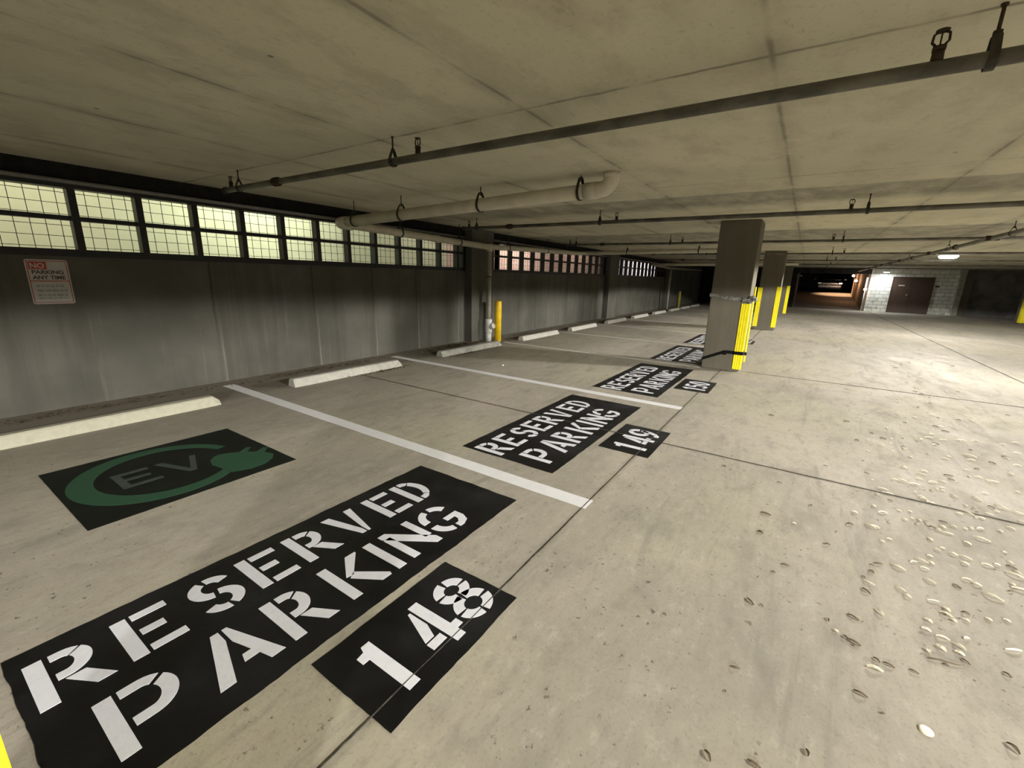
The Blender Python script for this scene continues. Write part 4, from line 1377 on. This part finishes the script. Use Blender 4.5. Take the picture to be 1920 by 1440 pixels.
def inclined():
    # most of the slivers lie roughly along the aisle diagonal
    return math.radians(-114) + rnd.gauss(0, 0.42)


CL = 'pale curled bark chip lying loose on the aisle floor'
DL = 'dark curled dead leaf lying on the aisle floor'
for i, (x, y) in enumerate(CHIPS):
    drop(CM[rnd.choice((0, 0, 1, 1, 2, 3, 3, 4, 5))], 'bark_chip', x, y, CL, 'bark chip', 'pale bark chips scattered over the aisle', inclined(), rnd.uniform(.95, 1.45) * (1 + 0.08 * max(0, x - 4)))
for i, (x, y) in enumerate(LEAVES):
    drop(DM[i % 4], 'dead_leaf', x, y, DL, 'leaf', 'dark dead leaves scattered over the aisle', inclined(), rnd.uniform(.7, 1.1) * (1 + 0.05 * max(0, x - 4)))
for k in range(60):
    x = rnd.uniform(3.0, 8.5); y = -1.0 - 0.17 * (x - 3) + rnd.gauss(0, .55)
    drop(CM[rnd.choice((3, 4, 5, 5))], 'bark_chip', x, y, CL, 'bark chip', 'pale bark chips scattered over the aisle', inclined(), rnd.uniform(.6, 1.1))
for k in range(70):
    x = rnd.uniform(1.0, 8); y = rnd.uniform(-1.6, .9)
    if abs(y) < .3 and x < 1.2: continue
    drop(DM[rnd.choice((1, 3, 3))], 'dead_leaf', x, y, DL, 'leaf', 'dark dead leaves scattered over the aisle', inclined(), rnd.uniform(.3, .65))
b = MB().tube([(0, 0, .004), (.045, .003, .006), (.10, -.004, .005), (.125, .0, .004)], [.0022, .003, .0025, .001], 6)
o = b.build('twig', 'chip_dark', None, (2.20, -0.66, 0.0005)); o.rotation_euler = (0, 0, math.radians(-72))
tag(o, 'long thin twig lying on the floor at lower right', 'twig')
b = MB().tube([(0, 0, 0), (0, 0, .003), (0, 0, .0045)], [.022, .021, .014], 14)
o = b.build('bark_disc', 'chip_tan', None, (1.79, -0.588, 0.0005))
tag(o, 'small round pale disc on the floor near the bottom right edge', 'litter')
b = MB().tube([(0, 0, 0), (0, 0, .012), (0, 0, .018)], [.02, .02, .008], 7)
o = b.build('pebble', 'paint_white', None, (5.95, 4.12, 0.0)); tag(o, 'small white pebble on the floor of the 150 stall', 'pebble')

# leaf litter and grit gathered behind the wheel stops: nobody could count it
rnd = random.Random(77)
clumps = [(6.9, 6.02, .9, .16, 900, 'behind the dirty grey wheel stop'),
          (3.9, 6.10, 1.1, .13, 420, 'behind the second white wheel stop'), (1.2, 6.12, 1.1, .12, 200, 'behind the cream wheel stop at the left edge'),
          (9.9, 6.0, 1.1, .18, 420, 'behind the first wheel stop past the bollard'), (12.6, 5.95, 1.1, .2, 260, 'behind the second wheel stop past the bollard'),
          (15.2, 5.9, .6, .2, 260, 'beside the second pilaster'), (18.6, 5.9, .9, .2, 220, 'behind the wheel stops past the second pilaster'),
          (4.4, 5.26, .5, .035, 80, 'along the front of the second white wheel stop'), (6.4, 5.29, .5, .03, 110, 'along the front of the dirty grey wheel stop'),
          (21.8, 5.85, .8, .15, 160, 'behind the far wheel stops')]
for cx_, cy_, sx_, sy_, n, where in clumps:
    b = MB(); bm = b.bm
    for k in range(n):
        x = cx_ + max(-1.6, min(1.6, rnd.gauss(0, .6))) * sx_; y = cy_ + max(-1.6, min(1.6, rnd.gauss(0, .6))) * sy_
        if y > WY - .035: y = WY - .035 - abs(rnd.gauss(0, .05))
        if 7.58 < x < 8.5 and y > WY - .25: x = 7.58 - abs(rnd.gauss(0, .15))
        if 15.74 < x < 16.78 and y > WY - .25: x = 15.7 - abs(rnd.gauss(0, .15))
        if cy_ > 5.6 and y < 5.6: y = 5.6 + abs(rnd.gauss(0, .03))
        s = rnd.uniform(.006, .026)
        a = rnd.uniform(0, PI); z = rnd.uniform(.0, .030 if n > 800 else .016)
        ca, sa = math.cos(a) * s, math.sin(a) * s
        v = [bm.verts.new(p) for p in ((x - ca, y - sa, z + .001), (x + sa * .5, y - ca * .5, z + rnd.uniform(.002, .012)), (x + ca, y + sa, z + .002), (x - sa * .5, y + ca * .5, z + rnd.uniform(.004, .014)))]
        bm.faces.new(v)
    o = b.build('leaf_litter', 'leaf_brown')
    tag(o, 'brown leaf litter ' + where, 'leaf litter', kind='stuff')
